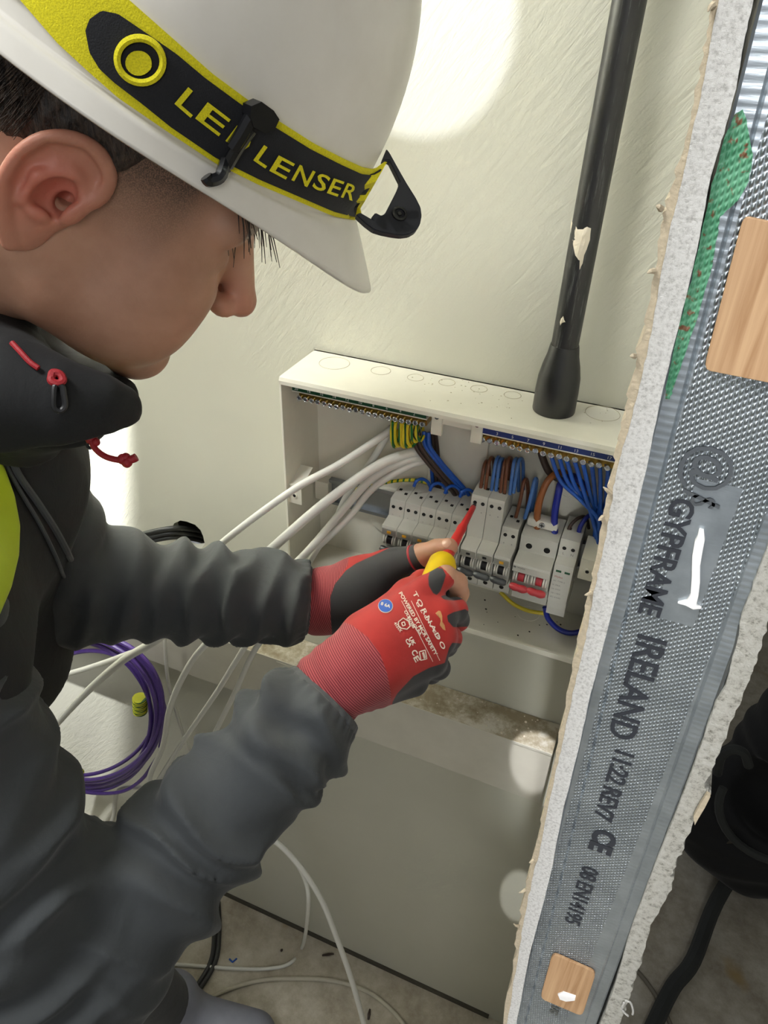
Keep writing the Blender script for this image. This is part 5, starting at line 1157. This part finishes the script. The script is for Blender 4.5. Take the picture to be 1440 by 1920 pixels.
def sleeveR_sd(P):
    d1 = cap(P, shR, elR, 0.082, 0.066); t2, q2 = seg_t(P, elR, wrR)
    r2 = np.interp(t2, [0, 0.15, 0.45, 0.72, 0.84, 0.92, 1.0], [0.062, 0.060, 0.053, 0.0485, 0.0525, 0.047, 0.040])
    d2 = np.linalg.norm(q2, axis=1)-r2
    ax_, L, u, v = frame_of(elR, wrR)
    f2 = folds(P, elR, wrR, 0.0125, 0.058, 1.3, 1.6); e2 = np.clip(t2*3, 0, 1)
    wrk = 0.0065*np.exp(-((t2-0.83)/0.08)**2)*np.sin(t2*42+1.2*np.sin(3*np.arctan2((P-elR) @ v, (P-elR) @ u)))
    gat = 0.0012*np.exp(-((t2-0.97)/0.03)**2)*np.sin(26*np.arctan2((P-elR) @ v, (P-elR) @ u))
    d2 = d2-f2*(0.5+0.5*e2)*(1-np.clip((t2-0.9)*10, 0, 1))-wrk-gat
    d1 = d1-folds(P, shR, elR, 0.0125, 0.070, 0.4, -1.4)
    d = smin(d1, d2, 0.022)
    cr = cap(P, PD(150, 1600, 0.485), PD(215, 1720, 0.49), 0.007, 0.004); d = smax(d, -cr, 0.02)
    cr = cap(P, PD(160, 1640, 0.485), PD(330, 1600, 0.52), 0.004, 0.003); d = smax(d, -cr, 0.015)
    return smax(d, (P-(wrR-0.006*ax_)) @ ax_, 0.004)
lo, hi = box_of([shR, elR, wrR], 0.095)
v_, F_ = nets(sleeveR_sd, lo, hi, 0.0030)
sl = pM(npmesh('jacket_sleeve', v_, F_, M['jacket'])); sl['label'] = 'right sleeve, crumpled at the cuff'
def ringcuff(name, c, axis, r0, r1, L, mat, squash=1.0, wav=22, parent=pM):
    ax_ = np.array(axis)/np.linalg.norm(axis); u = np.cross(ax_, np.array([0, 0, 1.0])); u /= np.linalg.norm(u); v = np.cross(ax_, u)
    vs = []; n_ = 88; prof_ = [(0, r0*0.9), (0, r0), (0.1*L, r0+0.002), (0.5*L, (r0+r1)/2+0.0028), (0.9*L, r1+0.0018), (L, r1), (L, r1-0.003), (0.5*L, r1-0.004)]
    for i, (h, r_) in enumerate(prof_):
        for j in range(n_):
            th = TP*j/n_; wv = 0.0010*math.sin(wav*th+0.7*math.sin(3*th)) if i < 3 else 0.0004*math.sin(wav*th)
            vs.append(c+ax_*(h+0.001*math.sin(2*th+1))+(r_+wv)*(math.cos(th)*u+math.sin(th)*v))
    fs = [(i*n_+j, i*n_+(j+1) % n_, (i+1)*n_+(j+1) % n_, (i+1)*n_+j) for i in range(len(prof_)-1) for j in range(n_)]
    return parent(mkobj(name, vs, fs, mat, smooth=True))
axR = frame_of(elR, wrR)[0]; axL = frame_of(elL, wrL)[0]
ringcuff('sleeve_cuff', wrR-axR*0.014, axR, 0.0385, 0.0365, 0.012, M['jacket_edge'])
def sleeveL_sd(P):
    d1 = cap(P, shL, elL, 0.072, 0.060); t2, q2 = seg_t(P, elL, wrL)
    r2 = np.interp(t2, [0, 0.3, 0.7, 0.92, 1.0], [0.058, 0.052, 0.0475, 0.0445, 0.036])
    d2 = np.linalg.norm(q2, axis=1)-r2
    ax_, L, u, v = frame_of(elL, wrL)
    gat = 0.0016*np.exp(-((t2-0.95)/0.05)**2)*np.sin(24*np.arctan2((P-elL) @ v, (P-elL) @ u))
    d2 = d2-folds(P, elL, wrL, 0.0110, 0.052, 2.1, -1.6)*(1-np.clip((t2-0.9)*10, 0, 1))-gat
    d = smin(d1-folds(P, shL, elL, 0.006, 0.06, 0.9, 1.1), d2, 0.02)
    return smax(d, (P-(wrL-0.020*ax_)) @ ax_, 0.004)
lo, hi = box_of([shL, elL, wrL], 0.085)
v_, F_ = nets(sleeveL_sd, lo, hi, 0.0030)
sl2 = pM(npmesh('jacket_sleeve', v_, F_, M['jacket'])); sl2['label'] = 'left sleeve reaching straight to the far hand'
ringcuff('sleeve_cuff', wrL-axL*0.030, axL, 0.0385, 0.0345, 0.012, M['jacket_edge'])
def torso_sd(P):
    d = cap(P, chest+np.array([0, 0, 0.02]), belly, 0.128, 0.124); d = smin(d, cap(P, belly, hip, 0.124, 0.125), 0.05)
    d = smin(d, cap(P, chest, shR, 0.09, 0.085), 0.05); d = smin(d, cap(P, chest+np.array([0, 0, 0.02]), shL+np.array([-0.03, 0, 0.01]), 0.09, 0.064), 0.04)
    d = smin(d, cap(P, chest, PD(-40, 730, 0.575), 0.10, 0.060), 0.04)
    d = smin(d, cap(P, chest+np.array([0, 0, 0.03]), H((-0.092, -0.150, 0)), 0.11, 0.066), 0.04)
    q = P-chest
    return d-0.007*(1-np.abs(np.sin(q[:, 0]*22+q[:, 2]*14+1.8*pnoise(P, 4, 3))))
lo, hi = box_of([chest, belly, hip, shR, shL, PD(-40, 730, 0.575), H((-0.092, -0.15, 0))], 0.15)
v_, F_ = nets(torso_sd, lo, hi, 0.005)
jt = pM(npmesh('jacket_body', v_, F_, M['jacket_shaded'])); jt['label'] = 'jacket front, coloured dark for its shade'
bvT = bvh_of(jt)
# collar
def collar_sd(P):
    a_ = chain(P, [(PD(-60, 700, 0.46), 0.050), (PD(30, 735, 0.425), 0.032), (PD(110, 745, 0.425), 0.0215), (PD(190, 748, 0.435), 0.0140), (PD(232, 752, 0.445), 0.0115)], 0.015)
    b_ = chain(P, [(PD(-60, 650, 0.50), 0.06), (PD(40, 740, 0.52), 0.045), (PD(150, 742, 0.52), 0.026), (PD(225, 742, 0.50), 0.015)], 0.02)
    d = smin(a_, b_, 0.02)
    q = P-chest
    return d-0.0055*(1-np.abs(np.sin(q[:, 0]*38+q[:, 2]*52+1.6*pnoise(P, 7, 5))))+0.003-0.0015*pnoise(P, 16, 9)
lo, hi = box_of([PD(-60, 680, 0.48), PD(240, 750, 0.45), PD(40, 740, 0.52), PD(150, 745, 0.52)], 0.07)
v_, F_ = nets(collar_sd, lo, hi, 0.0028)
jc = pM(npmesh('jacket_collar', v_, F_, M['jacket_shaded'])); bvC = bvh_of(jc)
# drawcord pieces on the collar
def on(bvh, px, py, off=0.002, fb=0.42):
    r_ = hit(bvh, px, py, off); return r_[0] if r_ is not None else PD(px, py, fb)
cordm = MB().tube(spline([on(bvC, *q_) for q_ in [(22, 648), (38, 665), (55, 682), (72, 694)]], 5), 0.0016, 8).build('collar_drawcord', M['cord'], smooth=True); pM(cordm)
cordk = MB().tube(spline([on(bvC, x_, y_, 0.003) for x_, y_ in [(97, 712), (100, 704), (112, 706), (116, 716), (108, 722), (98, 718)]], 4, True), 0.0022, 8, closed=True).build('drawcord_knot', M['cord'], smooth=True); pM(cordk)
pl = MB().tube(spline([on(bvC, x_, y_, 0.003) for x_, y_ in [(104, 724), (101, 745), (103, 762), (112, 768), (119, 760), (117, 740), (114, 726)]], 4, True), 0.0017, 8, closed=True).build('zip_puller', M['black'], smooth=True); pM(pl)
wq = 0.455
lp = MB().tube(spline([PD(x_, y_, wq) for x_, y_ in [(168, 778), (166, 800), (163, 825), (165, 838), (171, 839), (173, 826), (174, 800), (174, 778)]], 4), 0.0011, 8).build('cord_loop', M['black'], smooth=True); pM(lp)
gr = MB().lathe(PD(171, 792, wq-0.001), PD(170, 835, wq-0.001)-PD(171, 792, wq-0.001), [(0, 0.002), (0.003, 0.0038), (0.010, 0.0040), (0.013, 0.0022)], 14).build('cord_grip', M['cord'], smooth=True); pM(gr)
dc = MB().tube(spline([PD(x_, y_, wq-0.002) for x_, y_ in [(172, 815), (172, 830), (182, 845), (200, 857), (225, 863), (240, 863)]], 5), 0.0019, 10).build('drawcord', M['cord'], smooth=True); pM(dc)
kn_ = MB()
for (x_, y_, r_) in [(230, 861, 0.0034), (238, 867, 0.0034), (236, 858, 0.003), (180, 829, 0.0026)]:
    kn_.lathe(PD(x_, y_, wq-0.002)-np.array([0, 0, r_]), (0, 0, 1), [(r_*(1-math.cos(t_)), r_*math.sin(t_)) for t_ in np.linspace(0.1, 3.04, 8)], 12)
kn_.tube(spline([PD(x_, y_, wq-0.002) for x_, y_ in [(238, 862), (248, 861), (256, 857)]], 3), 0.0026, 9); pM(kn_.build('drawcord_end_knot', M['cord'], smooth=True))
# zip seam running down the jacket front and the hi-vis vest edge
def rayline(bvh, pts, off, m=6, fb=0.5):
    out = []
    for (x_, y_) in [q_[:2] for q_ in spline([(a_, b_, 0) for a_, b_ in pts], m)]:
        r_ = hit(bvh, x_, y_, off)
        if r_ is not None: out.append(r_[0])
    return out
for pts, r_, nm in (([(0, 805), (12, 835), (30, 885), (70, 945), (105, 1000), (135, 1060), (150, 1110)], 0.0028, 'zip_piping'), ([(-10, 820), (5, 862), (35, 920), (70, 980), (100, 1040), (125, 1100)], 0.0016, 'front_seam')):
    L_ = rayline(bvT, pts, 0.0015)
    if len(L_) > 3: pM(MB().tube(L_, r_, 8).build(nm, M['jacket_edge'], smooth=True))
vestP = [(-260, 700), (-60, 790), (-5, 850), (10, 880), (28, 930), (38, 985), (36, 1040), (22, 1100), (0, 1152), (-60, 1250), (-260, 1300)]
def vest_sd(P):
    t_ = torso_sd(P); return np.maximum(np.maximum(t_-0.008, -(t_+0.004)), np.maximum(poly_sd(P, vestP), (P[:, 1]+0.38)))
v_, F_ = nets(vest_sd, PD(-140, 980, 0.60)-0.2, PD(-60, 980, 0.60)+0.2, 0.0030)
v_, F_ = largest(v_, F_); vs_ = pM(npmesh('safety_vest', v_, F_, M['vest'])); vs_['label'] = 'bright yellow safety vest edge'
# legs out of the frame, so he stands on the floor
def legs_sd(P):
    toe = PZ(475, 1945, 0.045); f1, f2 = np.array([hip[0]-0.10, hip[1]-0.12, 0.06]), toe+np.array([-0.16, -0.03, 0.02])
    k1, k2 = (hip+f1)/2+np.array([0.05, 0, 0]), (hip+f2)/2+np.array([0.05, 0, 0])
    d = cap(P, hip, k1, 0.085, 0.062); d = smin(d, cap(P, k1, f1, 0.062, 0.05), 0.03)
    e = smin(cap(P, hip, k2, 0.085, 0.062), cap(P, k2, f2, 0.062, 0.05), 0.03); d = smin(d, e, 0.02)
    return np.maximum(d, 0.002-P[:, 2])
v_, F_ = nets(legs_sd, (hip[0]-0.3, hip[1]-0.3, -0.01), (hip[0]+0.25, hip[1]+0.3, hip[2]+0.1), 0.012)
pM(npmesh('trousers', v_, F_, M['trousers']))
toe = PZ(475, 1945, 0.045)
for f_ in (np.array([hip[0]-0.10, hip[1]-0.12, 0.06]), toe+np.array([-0.16, -0.03, 0.02])):
    bf = lambda P: np.maximum(smin(cap(P, f_+np.array([0, 0, 0.04]), f_+np.array([0, 0, -0.015]), 0.056, 0.05), cap(P, f_+np.array([0, 0, -0.015]), f_+np.array([0.16, 0.03, -0.015]), 0.046, 0.044), 0.03), 0.002-P[:, 2])
    v_, F_ = nets(bf, f_-np.array([0.08, 0.08, 0.08]), f_+np.array([0.24, 0.12, 0.12]), 0.005); pM(npmesh('boot', v_, F_, M['boot_leather']))

# glove printing
bvG = BVHTree.FromPolygons([tuple(v) for v in gRv], [tuple(int(i) for i in f) for f in gRF])
def decal_text(s, p0, p1, hpx, bvh, mat, name, parent, off=0.0005, bold=0.02, spacing=1.0, flip=1):
    v, f = text_mesh(s, 1.0, align='LEFT', spacing=spacing, bold=bold)
    W_ = v[:, 0].max()-v[:, 0].min(); p0 = np.array(p0, float); p1 = np.array(p1, float); d = p1-p0; L = np.linalg.norm(d); d /= L; up = np.array([d[1], -d[0]])
    out = []; lastg = None
    for (x_, y_, _) in v:
        q_ = p0+d*((x_-v[:, 0].min())/W_*L)+up*(y_/0.70*hpx); r_ = hit(bvh, q_[0], q_[1], off)
        out.append(r_[0] if r_ is not None else None)
    ok = [i for i, o_ in enumerate(out) if o_ is not None]
    F = [q_ for q_ in f if all(out[i] is not None for i in q_)]
    out = [o_ if o_ is not None else out[ok[0]] for o_ in out] if ok else []
    if not F: return None
    return parent(mkobj(name, out, F, mat))
glove_r = [o for o in man.children if o.name.startswith('glove')][0]
def inG(o): o.parent = glove_r; return o
gp_ = M['glove_print']
def gl_line(a_, b_, w2=0.7):
    n_ = 14; V = []; a_ = np.array(a_, float); b_ = np.array(b_, float); d = (b_-a_)/np.linalg.norm(b_-a_); nn = np.array([d[1], -d[0]])*w2
    for i in range(n_+1):
        for s_ in (-1, 1):
            q_ = a_+(b_-a_)*i/n_+nn*s_; r_ = hit(bvG, q_[0], q_[1], 0.0005)
            V.append(r_[0] if r_ is not None else (V[-1] if V else PD(q_[0], q_[1], 0.62)))
    inG(mkobj('printed_rule', V, [(2*i, 2*i+1, 2*i+3, 2*i+2) for i in range(n_)], gp_))
decal_text('TORNADO', (773, 1112), (829, 1218), 8.0, bvG, gp_, 'printed_text', inG, spacing=1.35)
decal_text('GLOVES', (779, 1131), (820, 1198), 5.0, bvG, gp_, 'printed_text', inG, spacing=1.7)
decal_text('POWERED BY MCR SAFETY', (748, 1113), (815, 1229), 6.5, bvG, gp_, 'printed_text', inG, bold=0.03)
decal_text('OLB1 - OLBA', (757, 1147), (787, 1192), 5.0, bvG, gp_, 'printed_text', inG, bold=0.03)
gl_line((753, 1127), (811, 1240), 0.5); gl_line((771, 1127), (824, 1238), 0.5)
decal_text('EN388', (762, 1160), (774, 1179), 5, bvG, gp_, 'printed_text', inG); decal_text('4121X', (738, 1169), (750, 1186), 5, bvG, gp_, 'printed_text', inG, bold=0.04)
decal_text('UK', (766, 1197), (774, 1211), 6.5, bvG, gp_, 'printed_text', inG, bold=0.04); decal_text('CA', (759, 1200), (767, 1214), 6.5, bvG, gp_, 'printed_text', inG, bold=0.04)
decal_text('C', (770, 1222), (775, 1230), 10, bvG, gp_, 'printed_text', inG, bold=0.03); decal_text('E', (774, 1233), (779, 1242), 10, bvG, gp_, 'printed_text', inG, bold=0.03)
def gl_loop(pts, r=0.00045, nm='printed_symbol', mat=gp_):
    L_ = []
    for i in range(len(pts)):
        a_, b_ = np.array(pts[i], float), np.array(pts[(i+1) % len(pts)], float)
        for k in range(4):
            q_ = a_+(b_-a_)*k/4; h_ = hit(bvG, q_[0], q_[1], 0.0002)
            if h_ is not None: L_.append(h_[0])
    if len(L_) > 4: inG(MB().tube(L_, r, 6, closed=True).build(nm, mat))
gl_loop([(747, 1166), (756, 1159), (766, 1165), (769, 1174), (763, 1180), (752, 1178), (747, 1173)])
gl_loop([(786, 1222), (797, 1219), (800, 1235), (789, 1238)]); gl_loop([(792, 1224), (794, 1223), (797, 1233), (795, 1234)]); gl_loop([(753, 1168), (758, 1166), (760, 1172), (755, 1174)])
disc = patch('printed_disc', [(723+14*math.cos(a_), 1137+13*math.sin(a_)) for a_ in np.linspace(0, TP, 28)[:-1]], bvG, M['glove_print'], inG, 0.0005)
disc = patch('printed_disc', [(723+13*math.cos(a_), 1137+12*math.sin(a_)) for a_ in np.linspace(0, TP, 28)[:-1]], bvG, M['blue_disc'], inG, 0.0008)
decal_text('8 6A', (714, 1136), (731, 1142), 6, bvG, gp_, 'printed_text', inG, off=0.0012, bold=0.03)
patch('printed_feather', [(816, 1150), (822, 1145), (826, 1146), (829, 1155), (829, 1166), (833, 1172), (835, 1182), (830, 1180), (824, 1172), (826, 1164), (823, 1154)], bvG, M['tan_print'], inG, 0.0005)

# ================================================================= SCREWDRIVER
sd_ = thing('screwdriver', 'red insulated screwdriver with yellow grip held in both gloved hands at a breaker', 'screwdriver', gripP); pD = P_(sd_)
pD(MB().lathe(gripP, hax, [(0.018, 0.0060), (0.021, 0.0068), (0.024, 0.0062), (hL*0.55, 0.0046), (hL*0.62, 0.0050), (hL*0.66, 0.0038), (hL*0.86, 0.0030), (hL-0.006, 0.0028), (hL-0.005, 0.0022)], 22).build('insulated_shaft', M['driver_red'], smooth=True))
pD(MB().lathe(gripP, hax, [(hL-0.006, 0.0024), (hL-0.0005, 0.0018)], 14).build('blade_tip', M['black'], smooth=True))
pD(MB().lathe(gripP, hax, [(-0.040, 0.004), (-0.037, 0.009), (-0.030, 0.0115), (-0.012, 0.0120), (0.002, 0.0130), (0.012, 0.0136), (0.018, 0.0110), (0.020, 0.0062)], 28).build('grip', M['driver_yellow'], smooth=True))

# ================================================================= HARD HAT
hat = thing('hard_hat', 'white hard hat worn by the person, tilted down towards the cabinet', 'hard hat', H((0, 0.045, 0))); pH = P_(hat)
NTH = 120
def hat_pt(th, v, off=0.0):
    """th: azimuth (0 front, + towards right ear); v: 0 at rim, 1 at crown"""
    cf, cs_ = math.cos(th), math.sin(th)
    a_, b_ = (0.133 if cf > 0 else 0.136)+off, 0.110+off
    hgt_ = 0.158+off
    if v >= 0.10:
        u = (v-0.10)/0.90; ph = u*math.pi/2; r_ = math.cos(ph)**0.80; zz = 0.067+hgt_*math.sin(ph)**0.95-0.0*off
        return np.array([a_*cf*r_+0.004, zz, b_*cs_*r_])
    u = v/0.10; br = 0.0
    fl = 0.005*(1-u)**1.2+0.0045*(1 if u < 0.9 else (1-u)*10)
    zz = 0.067-0.011*(1-u)
    pk = max(0.0, math.cos(th))**3.0; peak = 0.036*pk*(1-u)**0.9; drop = 0.024*pk*(1-u)
    return np.array([(a_+fl)*cf+0.004+peak, zz-drop, (b_+fl)*cs_*(1-0.0*pk)])
rows_ = [0.0, 0.012, 0.03, 0.05, 0.07, 0.088, 0.094, 0.10, 0.104, 0.13]+list(np.linspace(0.16, 0.995, 34))
vs = []
for v in rows_:
    for j in range(NTH):
        p_ = hat_pt(TP*j/NTH, v); vs.append(H(p_))
fs = [(i*NTH+j, i*NTH+(j+1) % NTH, (i+1)*NTH+(j+1) % NTH, (i+1)*NTH+j) for i in range(len(rows_)-1) for j in range(NTH)]
fs.append(tuple((len(rows_)-1)*NTH+j for j in range(NTH)))
fs = [tuple(reversed(f)) for f in fs]
sh = mkobj('shell', vs, fs, M['helmet'], smooth=True); md = sh.modifiers.new('thickness', 'SOLIDIFY'); md.thickness = 0.0026; md.offset = 0 if False else -1; pH(sh)
bvH = BVHTree.FromPolygons([tuple(v) for v in vs], fs[:-1])
ib = []
for th in np.linspace(-math.pi, math.pi, 61):
    ib.append(th)
vs2 = []
for th in ib[:-1]:
    p_ = hat_pt(th, 0.10); q_ = np.array([p_[0]*0.86, 0.058, p_[2]*0.86]); q2 = q_.copy(); q2[1] = 0.085; q3 = np.array([q_[0]*0.985, 0.085, q_[2]*0.985]); q4 = q3.copy(); q4[1] = 0.058
    vs2 += [H(q_), H(q2), H(q3), H(q4)]
m_ = 60; fs2 = [(4*i+k, 4*((i+1) % m_)+k, 4*((i+1) % m_)+(k+1) % 4, 4*i+(k+1) % 4) for i in range(m_) for k in range(4)]
pH(mkobj('inner_headband', vs2, fs2, M['helmet_inner'], smooth=False))
# adjuster tab of the cradle under the rim
c_ = hat_pt(math.radians(52), 0.0)
hk = [PD(x_, y_, w0) for x_, y_, w0 in ((388, 345, 0.41), (392, 385, 0.415), (408, 402, 0.42), (440, 412, 0.43))]
pH(MB().prism([(0, 0)], 0, 0, 0) if 0 else MB().tube([PD(394, 350, 0.428), PD(398, 378, 0.428), PD(418, 398, 0.434), PD(450, 412, 0.442)], [0.006, 0.007, 0.006, 0.004], 10).build('cradle_clip', M['helmet_inner'], smooth=True))

# ================================================================= HEADLAMP STRAP ON THE HAT
strap = thing('headlamp_strap', 'yellow and black elastic headlamp strap stretched around the hard hat', 'strap', H((0, 0.07, 0.12))); pW = P_(strap)
def interp_line(pts, t_):
    pts = np.array(pts, float); d = np.r_[0, np.cumsum(np.hypot(*np.diff(pts, axis=0).T))]; d /= d[-1]
    return np.array([np.interp(t_, d, pts[:, 0]), np.interp(t_, d, pts[:, 1])])
UP = [(150, -62), (239, 0), (333, 83), (395, 138), (456, 183), (500, 214), (583, 267), (640, 296), (678, 313), (703, 317), (722, 303)]
LOW = [(-40, -60), (39, 0), (111, 83), (165, 133), (222, 183), (311, 244), (400, 303), (478, 342), (556, 375), (622, 403), (661, 410)]
def strip(name, up, low, mat, off, n=70, m=6, thick=0.0012, t0=0, t1=1, mirror=False, parent=pW):
    G = []; 
    for i in range(n+1):
        a_ = interp_line(up, t0+(t1-t0)*i/n); b_ = interp_line(low, t0+(t1-t0)*i/n); row = []
        for j in range(m+1):
            q_ = a_+(b_-a_)*j/m; r_ = hit(bvH, q_[0], q_[1], 0.0)
            if r_ is not None:
                n_ = r_[0]-H((0.0, 0.05, 0)); n_ /= np.linalg.norm(n_); r_ = (r_[0]+n_*off, n_)
            if r_ is None:
                # past the silhouette the band leaves the shell
                row.append(PD(q_[0], q_[1], PIX(G[-1][j])[2]+(0.0025 if off < 0.001 else 0.0012)) if G else PD(q_[0], q_[1], 0.40))
            else: row.append(r_[0])
        G.append(row)
    G = np.array(G); V = []; F = []
    def sheet(G_, inner):
        base = len(V); hh = (G_-H((0, 0.05, 0))); nn = hh/np.linalg.norm(hh, axis=2, keepdims=True)
        for k in (0, 1):
            for r_ in (G_+nn*(thick if k == 0 else -0.0002)).reshape(-1, 3): V.append(r_)
        N = (n+1)*(m+1)
        for i in range(n):
            for j in range(m):
                a = base+i*(m+1)+j; b = a+1; c = a+m+2; d = a+m+1; F.append((a, b, c, d)); F.append((a+N, d+N, c+N, b+N))
        for i in range(n):
            for j in (0, m):
                a = base+i*(m+1)+j; d = a+m+1; F.append((a, d, d+N, a+N))
        for j in range(m):
            for i in (0, n):
                a = base+i*(m+1)+j; F.append((a, a+1, a+1+N, a+N))
    sheet(G, False)
    if mirror:
        Q_ = toH(G.reshape(-1, 3)); Q_[:, 2] *= -1; sheet((HC+Q_ @ HR.T).reshape(G.shape), True)
    return parent(mkobj(name, V, F, mat, smooth=False)), G
so1, Gs = strip('yellow_band', UP, LOW, M['yellow_web'], 0.0006, mirror=True)
UB = [(196, 24), (215, 26), (240, 40), (290, 76), (330, 104), (380, 146), (440, 190), (492, 226), (575, 277), (632, 306), (672, 324), (698, 327), (714, 317)]
LB = [(168, 62), (176, 92), (196, 128), (228, 160), (266, 194), (318, 236), (400, 292), (480, 332), (556, 365), (618, 392), (648, 400), (659, 403)]
UB = [(163, 60), (170, 40), (192, 24), (222, 30)]+UB[3:]; LB = [(163, 62), (170, 100), (188, 130), (215, 155)]+LB[4:]
strip('black_panel', UB, LB, M['black_web'], 0.0022, n=90, thick=0.0006)
bvS = bvH
def hit_raw(px, py, off):
    r_ = hit(bvH, px, py, 0.0)
    if r_ is None: return None
    n_ = r_[0]-H((0.0, 0.05, 0)); n_ /= np.linalg.norm(n_); return r_[0]+n_*off
BASE = [(322, 192), (372, 228), (414, 261), (464, 294), (494, 317), (533, 331), (572, 345), (603, 355), (645, 366)]
def strap_letter(ch, a_, b_, hpx, off=0.0052):
    v, f = text_mesh(ch, 1.0, align='LEFT', bold=0.012); x0_, x1_ = v[:, 0].min(), v[:, 0].max(); a_ = np.array(a_, float); b_ = np.array(b_, float); d = b_-a_; L = np.linalg.norm(d); d = d/L; up = np.array([d[1], -d[0]])
    up = np.array([0.62, -0.78])*0.35+up*0.65; up /= np.linalg.norm(up)
    out = []
    for (x_, y_, _) in v:
        q_ = a_+d*((x_-x0_)/(x1_-x0_)*L)+up*(y_/max(0.01, v[:, 1].max())*hpx); r_ = hit_raw(q_[0], q_[1], off); out.append(r_ if r_ is not None else PD(q_[0], q_[1], PIX(out[-1])[2]) if out else PD(q_[0], q_[1], 0.38))
    pW(mkobj('printed_letter', out, f, M['yellow_web']))
for ch, a_, b_, hh in [('L', (323, 192), (352, 217), 38), ('E', (360, 218), (402, 250), 36), ('D', (414, 258), (446, 282), 34), ('L', (464, 293), (486, 308), 33), ('E', (493, 312), (523, 328), 32), ('N', (533, 329), (562, 342), 31), ('S', (570, 342), (592, 352), 30), ('E', (598, 353), (618, 360), 29), ('R', (624, 361), (646, 368), 28)]:
    strap_letter(ch, a_, b_, hh)
def strap_ring(cx_, cy_, ra, rb, rot, r3, nm):
    L_ = []
    for a_ in np.linspace(0, TP, 36)[:-1]:
        x_, y_ = ra*math.cos(a_), rb*math.sin(a_); q_ = (cx_+x_*math.cos(rot)-y_*math.sin(rot), cy_+x_*math.sin(rot)+y_*math.cos(rot)); r_ = hit_raw(q_[0], q_[1], 0.0042)
        if r_ is not None: L_.append(r_)
    if len(L_) > 8: pW(MB().tube(L_, r3, 6, closed=True).build(nm, M['yellow_web']))
strap_ring(262, 115, 42, 39, 0.6, 0.0016, 'printed_ring')
pts = [(262+24*math.cos(a_), 116+23*math.sin(a_)) for a_ in np.linspace(0, TP, 24)[:-1]]
patch('printed_dot', pts, bvS, M['yellow_web'], pW, 0.0044)
# clip hooking the strap to the rim
cp = [(377, 330), (384, 338), (402, 330), (420, 300), (436, 272), (452, 248), (464, 232)]
L_ = []
for (x_, y_) in [q_[:2] for q_ in spline([(a_, b_, 0) for a_, b_ in cp], 5)]:
    r_ = hit(bvS, x_, y_, 0.006); L_.append(r_[0] if r_ is not None else (L_[-1] if L_ else PD(x_, y_, 0.40)))
clip = thing('strap_clip', 'glossy black plastic clip holding the headlamp strap to the helmet rim', 'clip', L_[0]); pL_ = P_(clip)
pL_(MB().tube(L_, [0.0030]*len(L_), 8).build('hook_arm', M['clip'], smooth=True))
L2 = []
for (x_, y_) in [(430, 268), (448, 240), (462, 215), (478, 196)]:
    r_ = hit(bvS, x_, y_, 0.0065); L2.append(r_[0] if r_ is not None else PD(x_, y_, 0.40))
pL_(MB().tube(spline(L2, 3), 0.0036, 8).build('hook_arm', M['clip'], smooth=True))
cc = hit(bvS, 474, 208, 0.007); cc = cc[0] if cc is not None else PD(474, 208, 0.4)
pts = [(452, 188), (470, 180), (492, 196), (503, 212), (494, 232), (478, 238), (456, 226), (450, 206)]
V = [np.array(hit(bvS, x_, y_, 0.0035)[0] if hit(bvS, x_, y_, 0.0035) else PD(x_, y_, 0.41)) for x_, y_ in pts]
nn = (cc-H((0, 0.06, 0))); nn /= np.linalg.norm(nn); V2 = [v_+nn*0.0075 for v_ in V]; n_ = len(V)
pL_(mkobj('buckle_block', V+V2, [tuple(range(n_-1, -1, -1)), tuple(range(n_, 2*n_))]+[(i, (i+1) % n_, n_+(i+1) % n_, n_+i) for i in range(n_)], M['clip']))
# lamp bracket at the front of the hat
wB = 0.440
br = thing('lamp_bracket', 'black triangular bracket plate on the front end of the headlamp strap', 'bracket', PD(745, 400, wB)); pBk = P_(br)
nB = M3 @ np.array([0.25, -0.2, -0.95]); nB /= np.linalg.norm(nB)
def BP(px, py): v = ray(px, py); c0 = PD(745, 380, wB); return CAM+v*(((c0-CAM) @ nB)/(v @ nB))
outer = [(725, 278), (731, 286), (747, 315), (763, 343), (780, 370), (789, 388), (791, 404), (788, 420), (780, 432), (768, 439), (752, 441), (736, 439), (716, 435), (700, 430), (684, 418), (667, 402), (676, 398), (700, 412), (722, 400), (745, 355), (750, 340), (730, 300), (716, 300)]
th_ = 0.0045
def plate(pts, name, mat, t_=th_, lift=0.0):
    V = [BP(*q_)+nB*lift for q_ in pts]; V2 = [v_-nB*t_ for v_ in V]; n_ = len(V)
    bm = bmesh.new(); bv = [bm.verts.new(v_) for v_ in V]; f_ = bm.faces.new(bv); r_ = bmesh.ops.extrude_face_region(bm, geom=[f_])
    bmesh.ops.translate(bm, verts=[g for g in r_['geom'] if isinstance(g, bmesh.types.BMVert)], vec=Vector(-nB*t_))
    bmesh.ops.recalc_face_normals(bm, faces=bm.faces); bmesh.ops.bevel(bm, geom=list(bm.edges), offset=0.0005, segments=2, affect='EDGES')
    bmesh.ops.triangulate(bm, faces=[f for f in bm.faces if len(f.verts) > 4])
    return pBk(MB().bm(bm).build(name, mat))
plate(outer, 'bracket_plate', M['bracket'])
plate([(696, 408), (704, 398), (716, 404), (724, 400), (746, 352), (752, 344), (768, 352), (784, 382), (788, 400), (785, 418), (776, 432), (760, 438), (740, 437), (716, 431), (704, 420)], 'pivot_plate', M['bracket'], 0.004, 0.0)
c_ = BP(749, 401); pBk(MB().lathe(c_, nB, [(0, 0.0048), (0.0008, 0.0046), (0.0008, 0.0032), (-0.0002, 0.0030), (-0.0002, 0.0016), (0.0006, 0.0012)], 24).build('pivot_pin', M['clip'], smooth=True))
